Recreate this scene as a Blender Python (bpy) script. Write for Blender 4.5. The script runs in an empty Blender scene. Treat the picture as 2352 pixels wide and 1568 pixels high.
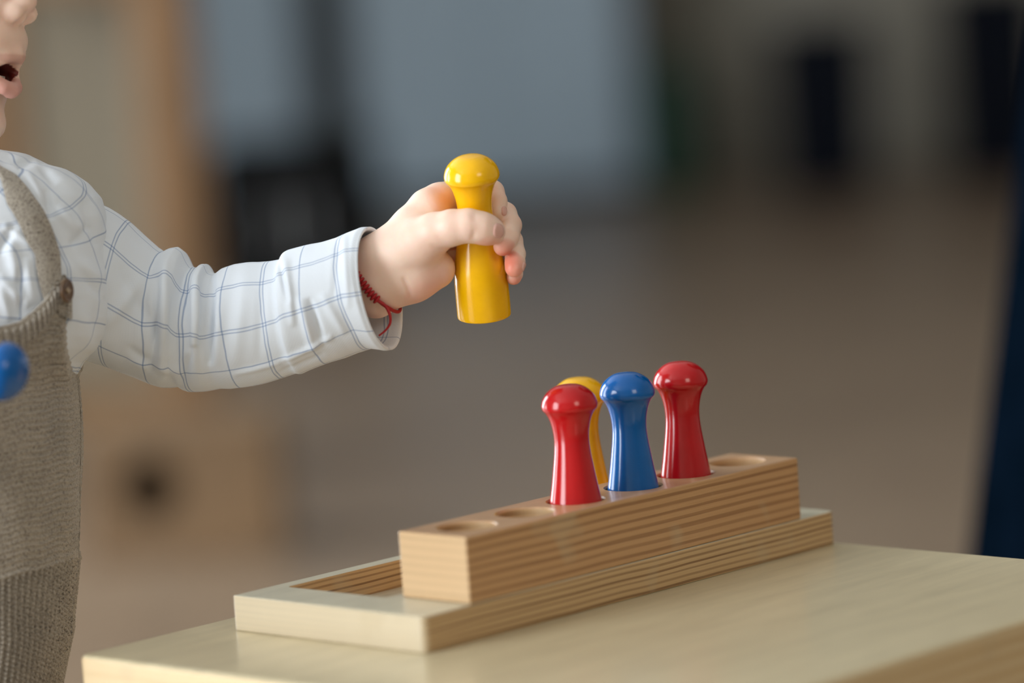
import bpy, bmesh, math, random
import numpy as np
from mathutils import Vector, Matrix, Euler
C = bpy.context.scene.collection
PI = math.pi
random.seed(4); RNG = np.random.default_rng(4)
# ------------------------------------------------------------------ camera, light, exposure
CAM = np.array([-1.0691954, -1.0914197, 0.3037885])
RM = np.array([[0.68690, 0.13084, -0.71488], [-0.72362, 0.03181, -0.68947], [-0.06747, 0.99089, 0.11653]])
U_, S_, V_ = np.linalg.svd(RM); RM = U_ @ V_
FPX = 8820.0
cd = bpy.data.cameras.new('camera'); cam = bpy.data.objects.new('camera', cd); C.objects.link(cam)
m4 = Matrix.Identity(4)
for i in range(3):
    for j in range(3): m4[i][j] = RM[i][j]
    m4[i][3] = CAM[i]
cam.matrix_world = m4
cd.sensor_width = 36.0; cd.lens = FPX / 2352 * 36; cd.clip_start = 0.05; cd.clip_end = 60
cd.dof.use_dof = True; cd.dof.focus_distance = 1.668; cd.dof.aperture_fstop = 3.0
bpy.context.scene.camera = cam
sc = bpy.context.scene
sc.view_settings.view_transform = 'Standard'; sc.view_settings.look = 'None'
sc.view_settings.gamma = 1.0; sc.view_settings.use_curve_mapping = False
sc.view_settings.exposure = 0.0
sc.cycles.use_denoising = True
sc.cycles.max_bounces = 8
w = bpy.data.worlds.new('world'); sc.world = w; w.use_nodes = True
w.node_tree.nodes['Background'].inputs[0].default_value = (0.55, 0.62, 0.72, 1)
w.node_tree.nodes['Background'].inputs[1].default_value = 0.5

FLOOR_Z = -0.42
YAW = math.atan2(0.71488, 0.68947)                      # the room is squared up with the viewing direction
FWD = np.array([math.sin(YAW), math.cos(YAW), 0.0]); RGT = np.array([math.cos(YAW), -math.sin(YAW), 0.0])
def room(r, d, z): return np.array([CAM[0], CAM[1], 0]) + RGT * r + FWD * d + np.array([0, 0, z])

def area_light(name, loc, target, sx, sy, power, col):
    l = bpy.data.lights.new(name, 'AREA'); l.shape = 'RECTANGLE'; l.size = sx; l.size_y = sy
    l.energy = power; l.color = col
    o = bpy.data.objects.new(name, l); C.objects.link(o); o.location = Vector(loc)
    o.rotation_euler = (Vector(target) - Vector(loc)).to_track_quat('-Z', 'Y').to_euler()
    return o
RL = -2.6                                               # the left wall with its windows
area_light('daylight_window_near', room(RL + .06, 0.15, .66), room(0.5, 0.15, .66), 1.3, 2.1, 100, (0.90, 0.96, 1.0))
area_light('daylight_window_middle', room(RL + .06, 2.5, .66), room(0.5, 2.5, .66), 1.2, 2.1, 70, (0.88, 0.95, 1.0))
area_light('daylight_window_far', room(RL + .06, 4.5, .66), room(0.3, 4.0, .60), 1.6, 2.1, 115, (0.85, 0.93, 1.0))
area_light('fill_light_behind', room(1.6, -0.9, 1.5), room(0.1, 1.7, 0.1), 0.9, 0.9, 14, (1.0, 0.90, 0.77))  # warm fill added behind right of the camera, brightens near faces and hand

# ------------------------------------------------------------------ materials
def srgb(r, g, b):
    f = lambda c: (c / 255 / 12.92) if c / 255 <= .04045 else ((c / 255 + .055) / 1.055) ** 2.4
    return (f(r), f(g), f(b), 1.0)
class NT:
    def __init__(s, name):
        s.m = bpy.data.materials.new(name); s.m.use_nodes = True; s.t = s.m.node_tree
        s.b = s.t.nodes['Principled BSDF']
    def n(s, typ, **k):
        o = s.t.nodes.new(typ)
        for a, v in k.items():
            if a.startswith('i_'):
                key = a[2:]; key = int(key) if key.isdigit() else key.replace('_', ' ')
                if isinstance(v, tuple) and len(v) == 2 and hasattr(v[0], 'outputs'): s.t.links.new(v[0].outputs[v[1]], o.inputs[key])
                elif hasattr(v, 'outputs'): s.t.links.new(v.outputs[0], o.inputs[key])
                else: o.inputs[key].default_value = v
            else: setattr(o, a, v)
        return o
    def math(s, op, a, b=0.0, c=0.0, clamp=False):
        return s.n('ShaderNodeMath', operation=op, i_0=a, i_1=b, i_2=c, use_clamp=clamp)
    def link(s, a, out, inp): s.t.links.new(a.outputs[out], s.b.inputs[inp])
    def set(s, **k):
        for a, v in k.items(): s.b.inputs[a.replace('_', ' ')].default_value = v
        return s
    def mix(s, fac, a, b):
        o = s.t.nodes.new('ShaderNodeMix'); o.data_type = 'RGBA'
        for idx, v in ((0, fac), (6, a), (7, b)):
            if isinstance(v, tuple) and hasattr(v[0], 'outputs'): s.t.links.new(v[0].outputs[v[1]], o.inputs[idx])
            elif hasattr(v, 'outputs'): s.t.links.new(v.outputs[2 if v.bl_idname == 'ShaderNodeMix' else 0], o.inputs[idx])
            else: o.inputs[idx].default_value = v
        return o
    def ramp(s, fac, pts):
        r = s.n('ShaderNodeValToRGB'); s.t.links.new(fac.outputs[0], r.inputs[0])
        e = r.color_ramp.elements
        while len(e) < len(pts): e.new(0.5)
        for i, (p, c) in enumerate(pts): e[i].position = p; e[i].color = c
        return r
    def bump(s, h, strength=.3, dist=.001):
        b = s.n('ShaderNodeBump'); b.inputs['Strength'].default_value = strength; b.inputs['Distance'].default_value = dist
        s.t.links.new(h.outputs[0], b.inputs['Height']); s.t.links.new(b.outputs[0], s.b.inputs['Normal']); return b

def plain(name, col, rough=.5, **k):
    t = NT(name); t.set(Base_Color=col, Roughness=rough, **k); return t.m
def paint(name, col, rough=.18):
    t = NT(name); tc = t.n('ShaderNodeTexCoord')
    nz = t.n('ShaderNodeTexNoise', i_Scale=90.0, i_Detail=3.0, i_Vector=(tc, 3))
    hi = tuple(min(1, c * 1.06) for c in col[:3]) + (1,); lo = tuple(c * .93 for c in col[:3]) + (1,)
    r = t.ramp(nz, [(.3, lo), (.7, hi)]); t.link(r, 0, 'Base Color'); t.set(Roughness=rough)
    n2 = t.n('ShaderNodeTexNoise', i_Scale=260.0, i_Vector=(tc, 3)); t.bump(n2, .04, .0004)
    return t.m
M_YEL = paint('yellow_gloss_paint', srgb(252, 190, 0)); M_RED = paint('red_gloss_paint', srgb(186, 18, 24)); M_BLU = paint('blue_gloss_paint', srgb(0, 92, 168))

def wood_layers(name, period, ca, cb, cc, top, rough=.38, long_contrast=1.0, seed=0.0, pale_end=srgb(226, 200, 160)):
    """plywood: veneers stacked along object Z, seen on the vertical faces; one plain face veneer on top"""
    t = NT(name); tc = t.n('ShaderNodeTexCoord'); geo = t.n('ShaderNodeNewGeometry')
    sep = t.n('ShaderNodeSeparateXYZ', i_0=(tc, 3))
    warp = t.n('ShaderNodeTexNoise', i_Scale=14.0, i_Detail=2.0, i_Vector=(tc, 3))
    sc2 = t.n('ShaderNodeMapping', i_Vector=(tc, 3)); sc2.inputs['Scale'].default_value = (3, 3, 240); w2 = t.n('ShaderNodeTexNoise', i_Scale=1.0, i_Detail=1.0, i_Vector=sc2); wz0 = t.math('MULTIPLY_ADD', warp, .0020, seed); wz = t.math('MULTIPLY_ADD', w2, .0020, wz0); z = t.math('ADD', (sep, 2), wz)
    ph = t.math('DIVIDE', z, period); fr = t.math('PINGPONG', ph, 0.5); fr2 = t.math('MULTIPLY', fr, 2.0)
    idx = t.math('FLOOR', ph); rnd = t.n('ShaderNodeTexWhiteNoise', noise_dimensions='1D'); t.t.links.new(idx.outputs[0], rnd.inputs['W'])
    band = t.ramp(fr2, [(.52, ca), (.72, cb)])
    # streaky grain along the layer
    mp = t.n('ShaderNodeMapping', i_Vector=(tc, 3)); mp.inputs['Scale'].default_value = (30, 30, 2200)
    gr = t.n('ShaderNodeTexNoise', i_Scale=1.0, i_Detail=4.0, i_Roughness=.6, i_Vector=mp)
    grr = t.ramp(gr, [(.35, (0, 0, 0, 1)), (.65, (1, 1, 1, 1))])
    f1 = t.math('MULTIPLY', grr, .45); c1 = t.mix(f1, band, cc)
    f2 = t.math('MULTIPLY', rnd, .40); c2 = t.mix(f2, c1, ca)
    # end faces (normal along the long axis) have weaker contrast and a paler face
    nrm = t.n('ShaderNodeVectorTransform', vector_type='NORMAL', convert_from='WORLD', convert_to='OBJECT', i_0=(geo, 1))
    ns = t.n('ShaderNodeSeparateXYZ', i_0=nrm)
    ax = t.math('ABSOLUTE', (ns, 0)); az = t.math('ABSOLUTE', (ns, 2))
    e = t.math('SMOOTH_MIN', ax, 1.0, .01)
    pale = pale_end
    fe = t.math('MULTIPLY', e, .62 * long_contrast); c3 = t.mix(fe, c2, pale)
    # face veneer
    mp2 = t.n('ShaderNodeMapping', i_Vector=(tc, 3)); mp2.inputs['Scale'].default_value = (9, 70, 9)
    g2 = t.n('ShaderNodeTexNoise', i_Scale=1.6, i_Detail=6.0, i_Roughness=.62, i_Vector=mp2)
    tp = t.ramp(g2, [(.3, tuple(c * .86 for c in top[:3]) + (1,)), (.7, tuple(min(1, c * 1.08) for c in top[:3]) + (1,))])
    ft = t.math('GREATER_THAN', az, .6); c4 = t.mix(ft, c3, tp)
    # pale rubbed patches of old varnish on the vertical faces
    wn = t.n('ShaderNodeTexNoise', i_Scale=34.0, i_Detail=2.0, i_Vector=(tc, 3)); wr = t.ramp(wn, [(.60, (0, 0, 0, 1)), (.70, (1, 1, 1, 1))])
    wf = t.math('MULTIPLY', wr, .34); wfm = t.math('MULTIPLY', wf, t.math('SUBTRACT', 1.0, ft)); c5 = t.mix(wfm, c4, srgb(190, 172, 140))
    t.link(c5, 2, 'Base Color'); t.set(Roughness=rough, Coat_Weight=.25, Coat_Roughness=.15)
    t.bump(gr, .12, .0004)
    return t.m
M_PLY_BLOCK = wood_layers('oiled_plywood_block', .0037, srgb(196, 152, 106), srgb(136, 92, 54), srgb(176, 128, 80), srgb(190, 150, 112), long_contrast=1.15, pale_end=srgb(206, 176, 136))
M_PLY_BASE = wood_layers('pale_plywood_base', .0026, srgb(204, 170, 124), srgb(126, 90, 54), srgb(172, 134, 90), srgb(200, 194, 172), long_contrast=1.45, pale_end=srgb(203, 188, 160), seed=.0007)
M_PLY_TABLE = wood_layers('birch_plywood_table', .0060, srgb(214, 190, 148), srgb(200, 170, 124), srgb(206, 178, 134), srgb(208, 194, 160), rough=.30, seed=.002)
def knots(mat, spots):
    """small brown knots in the table's face veneer"""
    t = NT.__new__(NT); t.m = mat; t.t = mat.node_tree; t.b = t.t.nodes['Principled BSDF']
    src = t.b.inputs['Base Color'].links[0].from_socket
    tc = t.n('ShaderNodeTexCoord'); cur = src
    for (x, y, r) in spots:
        mp = t.n('ShaderNodeMapping', i_Vector=(tc, 3)); mp.inputs['Location'].default_value = (-x / r, -y / (r * .8), 0); mp.inputs['Scale'].default_value = (1 / r, 1 / (r * .8), 60)
        ln = t.n('ShaderNodeVectorMath', operation='LENGTH', i_0=mp)
        mr = t.n('ShaderNodeMapRange'); t.t.links.new(ln.outputs[1], mr.inputs[0]); mr.inputs[1].default_value = .3; mr.inputs[2].default_value = 1.3; mr.inputs[3].default_value = .7; mr.inputs[4].default_value = 0
        mx = t.t.nodes.new('ShaderNodeMix'); mx.data_type = 'RGBA'; t.t.links.new(mr.outputs[0], mx.inputs[0]); t.t.links.new(cur, mx.inputs[6]); mx.inputs[7].default_value = srgb(120, 92, 58)
        cur = mx.outputs[2]
    t.t.links.new(cur, t.b.inputs['Base Color'])

def cloth_check(name):
    """white cotton with a window-pane check of thin blue yarns, alternately double and single; UV in px units of the garment"""
    t = NT(name); uv = t.n('ShaderNodeUVMap'); uv.uv_map = 'UVMap'
    tc = t.n('ShaderNodeTexCoord'); wn = t.n('ShaderNodeTexNoise', i_Scale=45.0, i_Detail=2.0, i_Vector=(tc, 3))
    sp = t.n('ShaderNodeSeparateXYZ', i_0=uv)
    wob = t.math('MULTIPLY_ADD', wn, 16.0, -8.0)
    def line(sock):
        a = t.math('ADD', (sp, sock), wob); a2 = t.math('DIVIDE', a, 200.0); fr = t.math('FRACT', a2); d = t.math('MULTIPLY', fr, 200.0)
        def at(p, hw):
            q = t.math('ABSOLUTE', t.math('SUBTRACT', d, p)); return t.math('SUBTRACT', 1.0, t.math('MULTIPLY', t.math('SUBTRACT', q, hw), .8, clamp=True), clamp=True)
        return t.math('MAXIMUM', t.math('MAXIMUM', at(46.5, .7), at(54.0, .7)), at(148.0, .9))
    lu, lv = line(0), line(1)
    mx = t.math('MAXIMUM', lu, lv); sm = t.math('MULTIPLY', t.math('ADD', lu, lv), .62)
    fac = t.math('MINIMUM', t.math('MAXIMUM', t.math('MULTIPLY', mx, .72), sm), 1.0)
    c = t.mix(fac, srgb(224, 231, 240), srgb(128, 150, 186)); t.link(c, 2, 'Base Color')
    t.set(Roughness=.85, Sheen_Weight=.15, Specular_IOR_Level=.15)
    a = t.n('ShaderNodeTexWave', i_Scale=330.0, i_Distortion=1.5, i_Vector=(tc, 3)); b = t.n('ShaderNodeTexWave', bands_direction='Z', i_Scale=330.0, i_Distortion=1.5, i_Vector=(tc, 3))
    s = t.math('ADD', a, b); t.bump(s, .06, .0003)
    return t.m
M_SHIRT = cloth_check('white_checked_cotton')
def knit_mat(name, c1, c2):
    t = NT(name); tc = t.n('ShaderNodeTexCoord')
    n = t.n('ShaderNodeTexNoise', i_Scale=1100.0, i_Detail=3.0, i_Roughness=.7, i_Vector=(tc, 3))
    n2 = t.n('ShaderNodeTexNoise', i_Scale=60.0, i_Detail=3.0, i_Vector=(tc, 3))
    r = t.ramp(n, [(.32, c1), (.52, c2)]); r2 = t.ramp(n2, [(.3, (.82, .82, .82, 1)), (.7, (1, 1, 1, 1))])
    mm = t.t.nodes.new('ShaderNodeMix'); mm.data_type = 'RGBA'; mm.blend_type = 'MULTIPLY'; mm.inputs[0].default_value = 1
    t.t.links.new(r.outputs[0], mm.inputs[6]); t.t.links.new(r2.outputs[0], mm.inputs[7]); t.link(mm, 2, 'Base Color')
    t.set(Roughness=.95, Sheen_Weight=.4); t.bump(n, .8, .0010); return t.m
M_KNIT = knit_mat('taupe_wool_knit', srgb(92, 83, 74), srgb(184, 175, 162))
def skin_mat():
    t = NT('skin'); a = t.n('ShaderNodeAttribute', attribute_name='tint'); tc = t.n('ShaderNodeTexCoord')
    n = t.n('ShaderNodeTexNoise', i_Scale=70.0, i_Detail=4.0, i_Vector=(tc, 3)); r = t.ramp(n, [(.3, (.93, .88, .86, 1)), (.7, (1, 1, 1, 1))])
    mm = t.t.nodes.new('ShaderNodeMix'); mm.data_type = 'RGBA'; mm.blend_type = 'MULTIPLY'; mm.inputs[0].default_value = 1
    t.t.links.new(a.outputs[0], mm.inputs[6]); t.t.links.new(r.outputs[0], mm.inputs[7]); t.link(mm, 2, 'Base Color')
    t.set(Roughness=.48, Subsurface_Weight=.35, Subsurface_Radius=(1.0, .38, .22), Subsurface_Scale=.005)
    n3 = t.n('ShaderNodeTexNoise', i_Scale=420.0, i_Detail=3.0, i_Vector=(tc, 3)); t.bump(n3, .10, .0005)
    return t.m
M_SKIN = skin_mat()
M_NAIL = plain('fingernail', srgb(226, 178, 166), .25)
M_CORD = plain('red_waxed_cord', srgb(168, 22, 30), .6)
def speckled(name, c1, c2, scale, rough):
    t = NT(name); tc = t.n('ShaderNodeTexCoord'); n = t.n('ShaderNodeTexNoise', i_Scale=scale, i_Detail=4.0, i_Vector=(tc, 3)); r = t.ramp(n, [(.35, c1), (.65, c2)]); t.link(r, 0, 'Base Color'); t.set(Roughness=rough); return t.m

# ------------------------------------------------------------------ object helpers
def tag(o, label=None, cat=None, group=None, kind=None):
    if label: o['label'] = label
    if cat: o['category'] = cat
    if group: o['group'] = group
    if kind: o['kind'] = kind
    return o
def mesh_obj(name, verts, faces, mat, parent=None, smooth=True, origin=None):
    """verts in world space; stored relative to the parent's location (or origin)"""
    verts = np.asarray(verts, float)
    loc = np.array(parent_loc(parent)) if parent is not None else (np.array(origin) if origin is not None else verts.mean(0))
    me = bpy.data.meshes.new(name); v = verts - loc
    if isinstance(faces, np.ndarray):
        nf, k = faces.shape
        me.vertices.add(len(v)); me.vertices.foreach_set('co', v.astype(np.float32).ravel())
        me.loops.add(nf * k); me.loops.foreach_set('vertex_index', faces.astype(np.int32).ravel())
        me.polygons.add(nf); me.polygons.foreach_set('loop_start', np.arange(0, nf * k, k, dtype=np.int32))
        me.update(calc_edges=True); me.validate()
    else:
        me.from_pydata([tuple(a) for a in v], [], faces)
    if smooth: me.polygons.foreach_set('use_smooth', np.ones(len(me.polygons), bool))
    me.materials.append(mat); me.update()
    o = bpy.data.objects.new(name, me); C.objects.link(o)
    if parent is not None: o.parent = parent
    else: o.location = Vector(loc)
    return o
def parent_loc(p):
    l = Vector((0, 0, 0))
    while p is not None: l += p.location; p = p.parent
    return l
def empty(name, loc):
    o = bpy.data.objects.new(name, None); C.objects.link(o); o.location = Vector(loc); o.empty_display_size = .03; return o
def bm_obj(name, bm, mat, parent=None, loc=(0, 0, 0), rot=None, smooth=False):
    me = bpy.data.meshes.new(name); bmesh.ops.recalc_face_normals(bm, faces=bm.faces[:]); bm.to_mesh(me); bm.free(); me.materials.append(mat)
    o = bpy.data.objects.new(name, me); C.objects.link(o); o.location = Vector(loc)
    if rot: o.rotation_euler = rot
    if parent: o.parent = parent
    if smooth:
        me.polygons.foreach_set('use_smooth', np.ones(len(me.polygons), bool))
    return o
def box_bm(x0, x1, y0, y1, z0, z1, bev=0.0, seg=2, bm=None, vertical=None):
    nb = bmesh.new(); r = bmesh.ops.create_cube(nb, size=1)
    for v in r['verts']:
        v.co = Vector((x0 + (v.co.x + .5) * (x1 - x0), y0 + (v.co.y + .5) * (y1 - y0), z0 + (v.co.z + .5) * (z1 - z0)))
    if vertical:
        es = [e for e in nb.edges if abs(e.verts[0].co.z - e.verts[1].co.z) > 1e-6]
        if vertical == 'R': es = [e for e in es if e.verts[0].co.y < 0 or e.verts[0].co.x > 0]; vertical = .0035
        bmesh.ops.bevel(nb, geom=es, offset=vertical, segments=6, affect='EDGES', profile=.5)
    if bev > 0:
        es = [e for e in nb.edges if len(e.link_faces) == 2 and e.calc_face_angle(0) > .6]
        bmesh.ops.bevel(nb, geom=es, offset=bev, segments=seg, affect='EDGES', profile=.5)
    if bm is None: return nb
    me = bpy.data.meshes.new('t'); nb.to_mesh(me); nb.free(); bm.from_mesh(me); bpy.data.meshes.remove(me); return bm
def lathe(profile, seg=64):
    """closed lathe about z: list of (r, z) from top axis to bottom axis"""
    vs = [(0, 0, profile[0][1])]; fs = []
    prof = profile[1:-1]; n = len(prof)
    for r, z in prof:
        for k in range(seg):
            a = 2 * PI * k / seg; vs.append((r * math.cos(a), r * math.sin(a), z))
    vs.append((0, 0, profile[-1][1])); last = len(vs) - 1
    for k in range(seg):
        k2 = (k + 1) % seg; fs.append((0, 1 + k, 1 + k2))
        for i in range(n - 1):
            a = 1 + i * seg; b = a + seg; fs.append((a + k, b + k, b + k2, a + k2))
        fs.append((1 + (n - 1) * seg + k, last, 1 + (n - 1) * seg + k2))
    return vs, fs
def smooth_prof(pts, n=6):
    """Catmull-Rom through the profile points"""
    out = []
    P = [pts[0]] + list(pts) + [pts[-1]]
    for i in range(1, len(P) - 2):
        p0, p1, p2, p3 = [np.array(q, float) for q in P[i - 1:i + 3]]
        for k in range(n):
            t = k / n; out.append(tuple(.5 * ((2 * p1) + (-p0 + p2) * t + (2 * p0 - 5 * p1 + 4 * p2 - p3) * t * t + (-p0 + 3 * p1 - 3 * p2 + p3) * t ** 3)))
    out.append(tuple(pts[-1])); return out
def apply_mod(o, f):
    f(o); dg = bpy.context.evaluated_depsgraph_get(); dg.update(); me = bpy.data.meshes.new_from_object(o.evaluated_get(dg)); old = o.data
    o.modifiers.clear(); o.data = me; bpy.data.meshes.remove(old)

# local frame shared by the child: x right, y down, Z towards the camera, in units of S metres, rigidly placed at D0
S = 1.66 / FPX; D0 = 1.66
def L2W(P):
    P = np.atleast_2d(np.asarray(P, float))
    q = np.stack([(P[:, 0] - 1176) * S, -(P[:, 1] - 784) * S, -D0 + P[:, 2] * S], 1)
    return q @ RM.T + CAM
def PIX(x, y, d): return RM @ np.array([(x - 1176) / FPX * d, -(y - 784) / FPX * d, -d]) + CAM
def unp(P):
    """points whose x, y were read off the photograph at depth Z -> local coordinates"""
    P = np.array(P, float); k = D0 / (D0 - P[..., 2] * S); P[..., 0] = 1176 + (P[..., 0] - 1176) / k; P[..., 1] = 784 + (P[..., 1] - 784) / k; return P
def toimg(P):
    P = np.array(P, float); k = D0 / (D0 - P[..., 2] * S); P[..., 0] = 1176 + (P[..., 0] - 1176) * k; P[..., 1] = 784 + (P[..., 1] - 784) * k; return P
UPL = np.array([RM[2, 0], -RM[2, 1], RM[2, 2]])          # world up in the local frame (x, y down, Z)

# ------------------------------------------------------------------ the room
M_FLOOR = speckled('brown_linoleum', srgb(128, 108, 89), srgb(138, 118, 98), 6.0, .35)
M_WALL = plain('grey_brown_wall_paint', srgb(150, 144, 132), .8)
M_WHITE = plain('white_paint', srgb(215, 215, 212), .6)
def struct(name, bm, mat, **k):
    o = bm_obj(name, bm, mat, loc=Vector((CAM[0], CAM[1], 0)), rot=Euler((0, 0, -YAW)), **k); o['kind'] = 'structure'; return o
R0, R1, DB, DF, ZT = RL, 3.2, 9.45, -1.6, 2.1           # room extents (r, depth back, depth front, ceiling)
struct('floor', box_bm(R0 - .1, R1 + .1, DF - .1, DB + .1, FLOOR_Z - .1, FLOOR_Z), M_FLOOR)
struct('ceiling', box_bm(R0 - .1, R1 + .1, DF - .1, DB + .1, ZT, ZT + .1), M_WHITE)
struct('wall_back', box_bm(R0 - .1, R1 + .1, DB, DB + .1, FLOOR_Z, ZT), M_WALL)
struct('wall_right', box_bm(R1, R1 + .1, DF, DB, FLOOR_Z, ZT), M_WALL)
struct('wall_front', box_bm(R0 - .1, R1 + .1, DF - .1, DF, FLOOR_Z, ZT), M_WALL)
wl = bmesh.new()
ds = [DF, -.5, .8, 1.9, 3.1, 3.7, 5.3, DB]
for i in range(0, 7):
    if i % 2 == 0: box_bm(R0 - .1, R0, ds[i], ds[i + 1], FLOOR_Z, ZT, bm=wl)
    else:
        box_bm(R0 - .1, R0, ds[i], ds[i + 1], 1.75, ZT, bm=wl)
struct('wall_left', wl, M_WALL)
M_GLASS = NT('window_daylight_glass'); M_GLASS.set(Base_Color=(.9, .95, 1, 1), Emission_Color=(.85, .93, 1, 1), Emission_Strength=1.5, Roughness=.1); M_GLASS = M_GLASS.m
for i, k in enumerate((1, 3, 5)):
    a, b = ds[k], ds[k + 1]
    f = bmesh.new(); t_ = .05
    box_bm(R0 - .06, R0 - .01, a, a + t_, FLOOR_Z, 1.75, bm=f); box_bm(R0 - .06, R0 - .01, b - t_, b, FLOOR_Z, 1.75, bm=f)
    box_bm(R0 - .06, R0 - .01, a + t_, b - t_, FLOOR_Z, FLOOR_Z + t_, bm=f); box_bm(R0 - .06, R0 - .01, a + t_, b - t_, 1.75 - t_, 1.75, bm=f)
    wn = struct('window_%d' % (i + 1), f, M_WHITE)
    p = bm_obj('pane', box_bm(R0 - .045, R0 - .035, a + t_, b - t_, FLOOR_Z + t_, 1.75 - t_), M_GLASS, parent=wn)
struct('baseboard_back', box_bm(R0, R1, DB - .015, DB, FLOOR_Z, FLOOR_Z + .06), M_WALL)

# ------------------------------------------------------------------ table
def rect_obj(name, *a, mat, parent=None, bev=.0006, seg=2, vertical=None, smooth=False):
    return bm_obj(name, box_bm(*a, bev=bev, seg=seg, vertical=vertical), mat, parent=parent, smooth=smooth)
TX0, TX1, TY0, TY1 = -.0660, .2692, -.1825, .1396
table = empty('wooden_table', ((TX0 + TX1) / 2, (TY0 + TY1) / 2, FLOOR_Z))
tag(table, 'low pale birch plywood table under the peg board, glossy top', 'table')
tl = Vector(table.location)
def sub(a, b, c, d, e, f): return (a - tl.x, b - tl.x, c - tl.y, d - tl.y, e - tl.z, f - tl.z)
top_o = rect_obj('tabletop', *sub(TX0, TX1, TY0, TY1, -.034, 0), mat=M_PLY_TABLE, parent=table, bev=.0022, seg=3, vertical=.004)
for i in (0, 1):
    for j in (0, 1):
        x = TX0 + .008 + i * (TX1 - TX0 - .016 - .03); y = TY0 + .008 + j * (TY1 - TY0 - .016 - .03)
        rect_obj('leg', *sub(x, x + .03, y, y + .03, FLOOR_Z, -.034), mat=M_PLY_TABLE, parent=table)
for nm, a in (('apron', (TX0 + .038, TX1 - .038, TY0 + .012, TY0 + .030, -.10, -.034)), ('apron', (TX0 + .038, TX1 - .038, TY1 - .030, TY1 - .012, -.10, -.034)),
              ('apron', (TX0 + .012, TX0 + .030, TY0 + .038, TY1 - .038, -.10, -.034)), ('apron', (TX1 - .030, TX1 - .012, TY0 + .038, TY1 - .038, -.10, -.034))):
    rect_obj(nm, *sub(*a), mat=M_PLY_TABLE, parent=table)
knots(M_PLY_TABLE, [(.0811 - tl.x, -.0583 - tl.y, .0032), (.1513 - tl.x, -.1057 - tl.y, .0022), (.24 - tl.x, -.02 - tl.y, .0016)])

# ------------------------------------------------------------------ base board with its tray and the drilled block
L, WD, HB = .26524, .11406, .01529
board = empty('peg_board', (L / 2, WD / 2, 0)); tag(board, 'two-tier plywood peg board on the table, drilled block fixed on a pale tray', 'toy')
bo = rect_obj('base_tray', -L / 2, L / 2, -WD / 2, WD / 2, .00002, HB, mat=M_PLY_BASE, parent=board, bev=.0007, vertical='R')
cut = bm_obj('cutter', box_bm(.0240 - L / 2, .2412 - L / 2,   .0449 - WD / 2, .1058 - WD / 2, .0032, HB + .02, vertical=.0015), M_PLY_BASE, loc=board.location)
def boolean(o, c):
    def f(o):
        m = o.modifiers.new('b', 'BOOLEAN'); m.operation = 'DIFFERENCE'; m.object = c; m.solver = 'EXACT'
    apply_mod(o, f); bpy.data.objects.remove(c)
boolean(bo, cut)
U0, V0, LB, WB, HBK = .02779, .0004, .2140, .03930, .02791
blk = rect_obj('drilled_block', U0 - L / 2, U0 + LB - L / 2, V0 - WD / 2, V0 + WB - WD / 2, HB, HB + HBK, mat=M_PLY_BLOCK, parent=board, bev=.0008)
HU, HR = (.021, .0562, .0880, .1250, .1600, .1950), .01235
ZTOP = HB + HBK
cb = bmesh.new()
for i in range(6):
    cx, cy = U0 + HU[i] - L / 2, V0 + WB / 2 - WD / 2
    vs, fs = lathe([(0, ZTOP + .01), (HR + .0008, ZTOP + .01), (HR + .0008, ZTOP + .0001), (HR, ZTOP - .0008), (HR, ZTOP - .0223), (0, ZTOP - .0223)], 48)
    vv = [cb.verts.new((x + cx, y + cy, z)) for x, y, z in vs]
    for f in fs: cb.faces.new([vv[k] for k in f])
boolean(blk, bm_obj('cutter', cb, M_PLY_BLOCK, loc=board.location))

# ------------------------------------------------------------------ pegs
PROF = [(0, 0), (14, .8), (28, 3.5), (42, 11), (53, 21), (60, 32), (63.5, 43), (64, 50), (62, 57), (56, 64), (50.5, 73), (46, 85), (42.5, 100), (40.3, 118), (40.3, 138), (42.5, 162), (46.5, 190), (51, 220), (55.5, 246), (59.5, 270), (61.6, 292), (62.3, 312), (62.4, 378), (61.2, 383), (58, 384.5), (0, 384.5)]
def peg(name, label, mat, base, axis, extra=0.0, group=None, neck=None, sc_=1.0):
    """base: world point of the bottom centre; axis: world direction to the head"""
    h = 384.5 * S * sc_
    pr = []
    for r, t in (neck or PROF)[:-2]: pr.append((r * S * sc_, h - t * S * sc_))
    sm = [(0, h)] + smooth_prof(pr, 4)[1:] + [(58 * S * sc_, 0), (0, 0)]
    sm = [(r, z + (extra if z > .25 * h else extra * z / (.25 * h))) for r, z in sm]
    vs, fs = lathe(sm, 72)
    q = Vector(axis).normalized().to_track_quat('Z', 'Y').to_matrix()
    me = bpy.data.meshes.new(name); me.from_pydata([tuple(v) for v in vs], [], fs)
    me.polygons.foreach_set('use_smooth', np.ones(len(me.polygons), bool)); me.materials.append(mat)
    bm = bmesh.new(); bm.from_mesh(me); bmesh.ops.recalc_face_normals(bm, faces=bm.faces[:]); bm.to_mesh(me); bm.free()
    o = bpy.data.objects.new(name, me); C.objects.link(o); o.location = Vector(base); o.rotation_euler = q.to_euler()
    tag(o, label, 'peg', group or 'painted wooden pegs'); return o
def hole(i): return (U0 + HU[i], V0 + WB / 2, ZTOP - .0222)
peg('wooden_peg', 'red peg nearest the empty holes, leftmost in the drilled block', M_RED, hole(2), (0, 0, 1))
peg('wooden_peg', 'blue peg standing in the block between the two red pegs', M_BLU, hole(3), (0, 0, 1))
peg('wooden_peg', 'red peg furthest right in the block, beside the last empty hole', M_RED, hole(4), (0.004, 0, 1))
peg('wooden_peg', 'yellow peg in the tray, half hidden behind the left red peg', M_YEL, (.1652, .0600, .0033), (0, 0, 1), extra=.0123)
HPEG_T = np.array([1080., 359, 56.]); HPEG_B = np.array([1112., 725, -62.])
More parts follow.
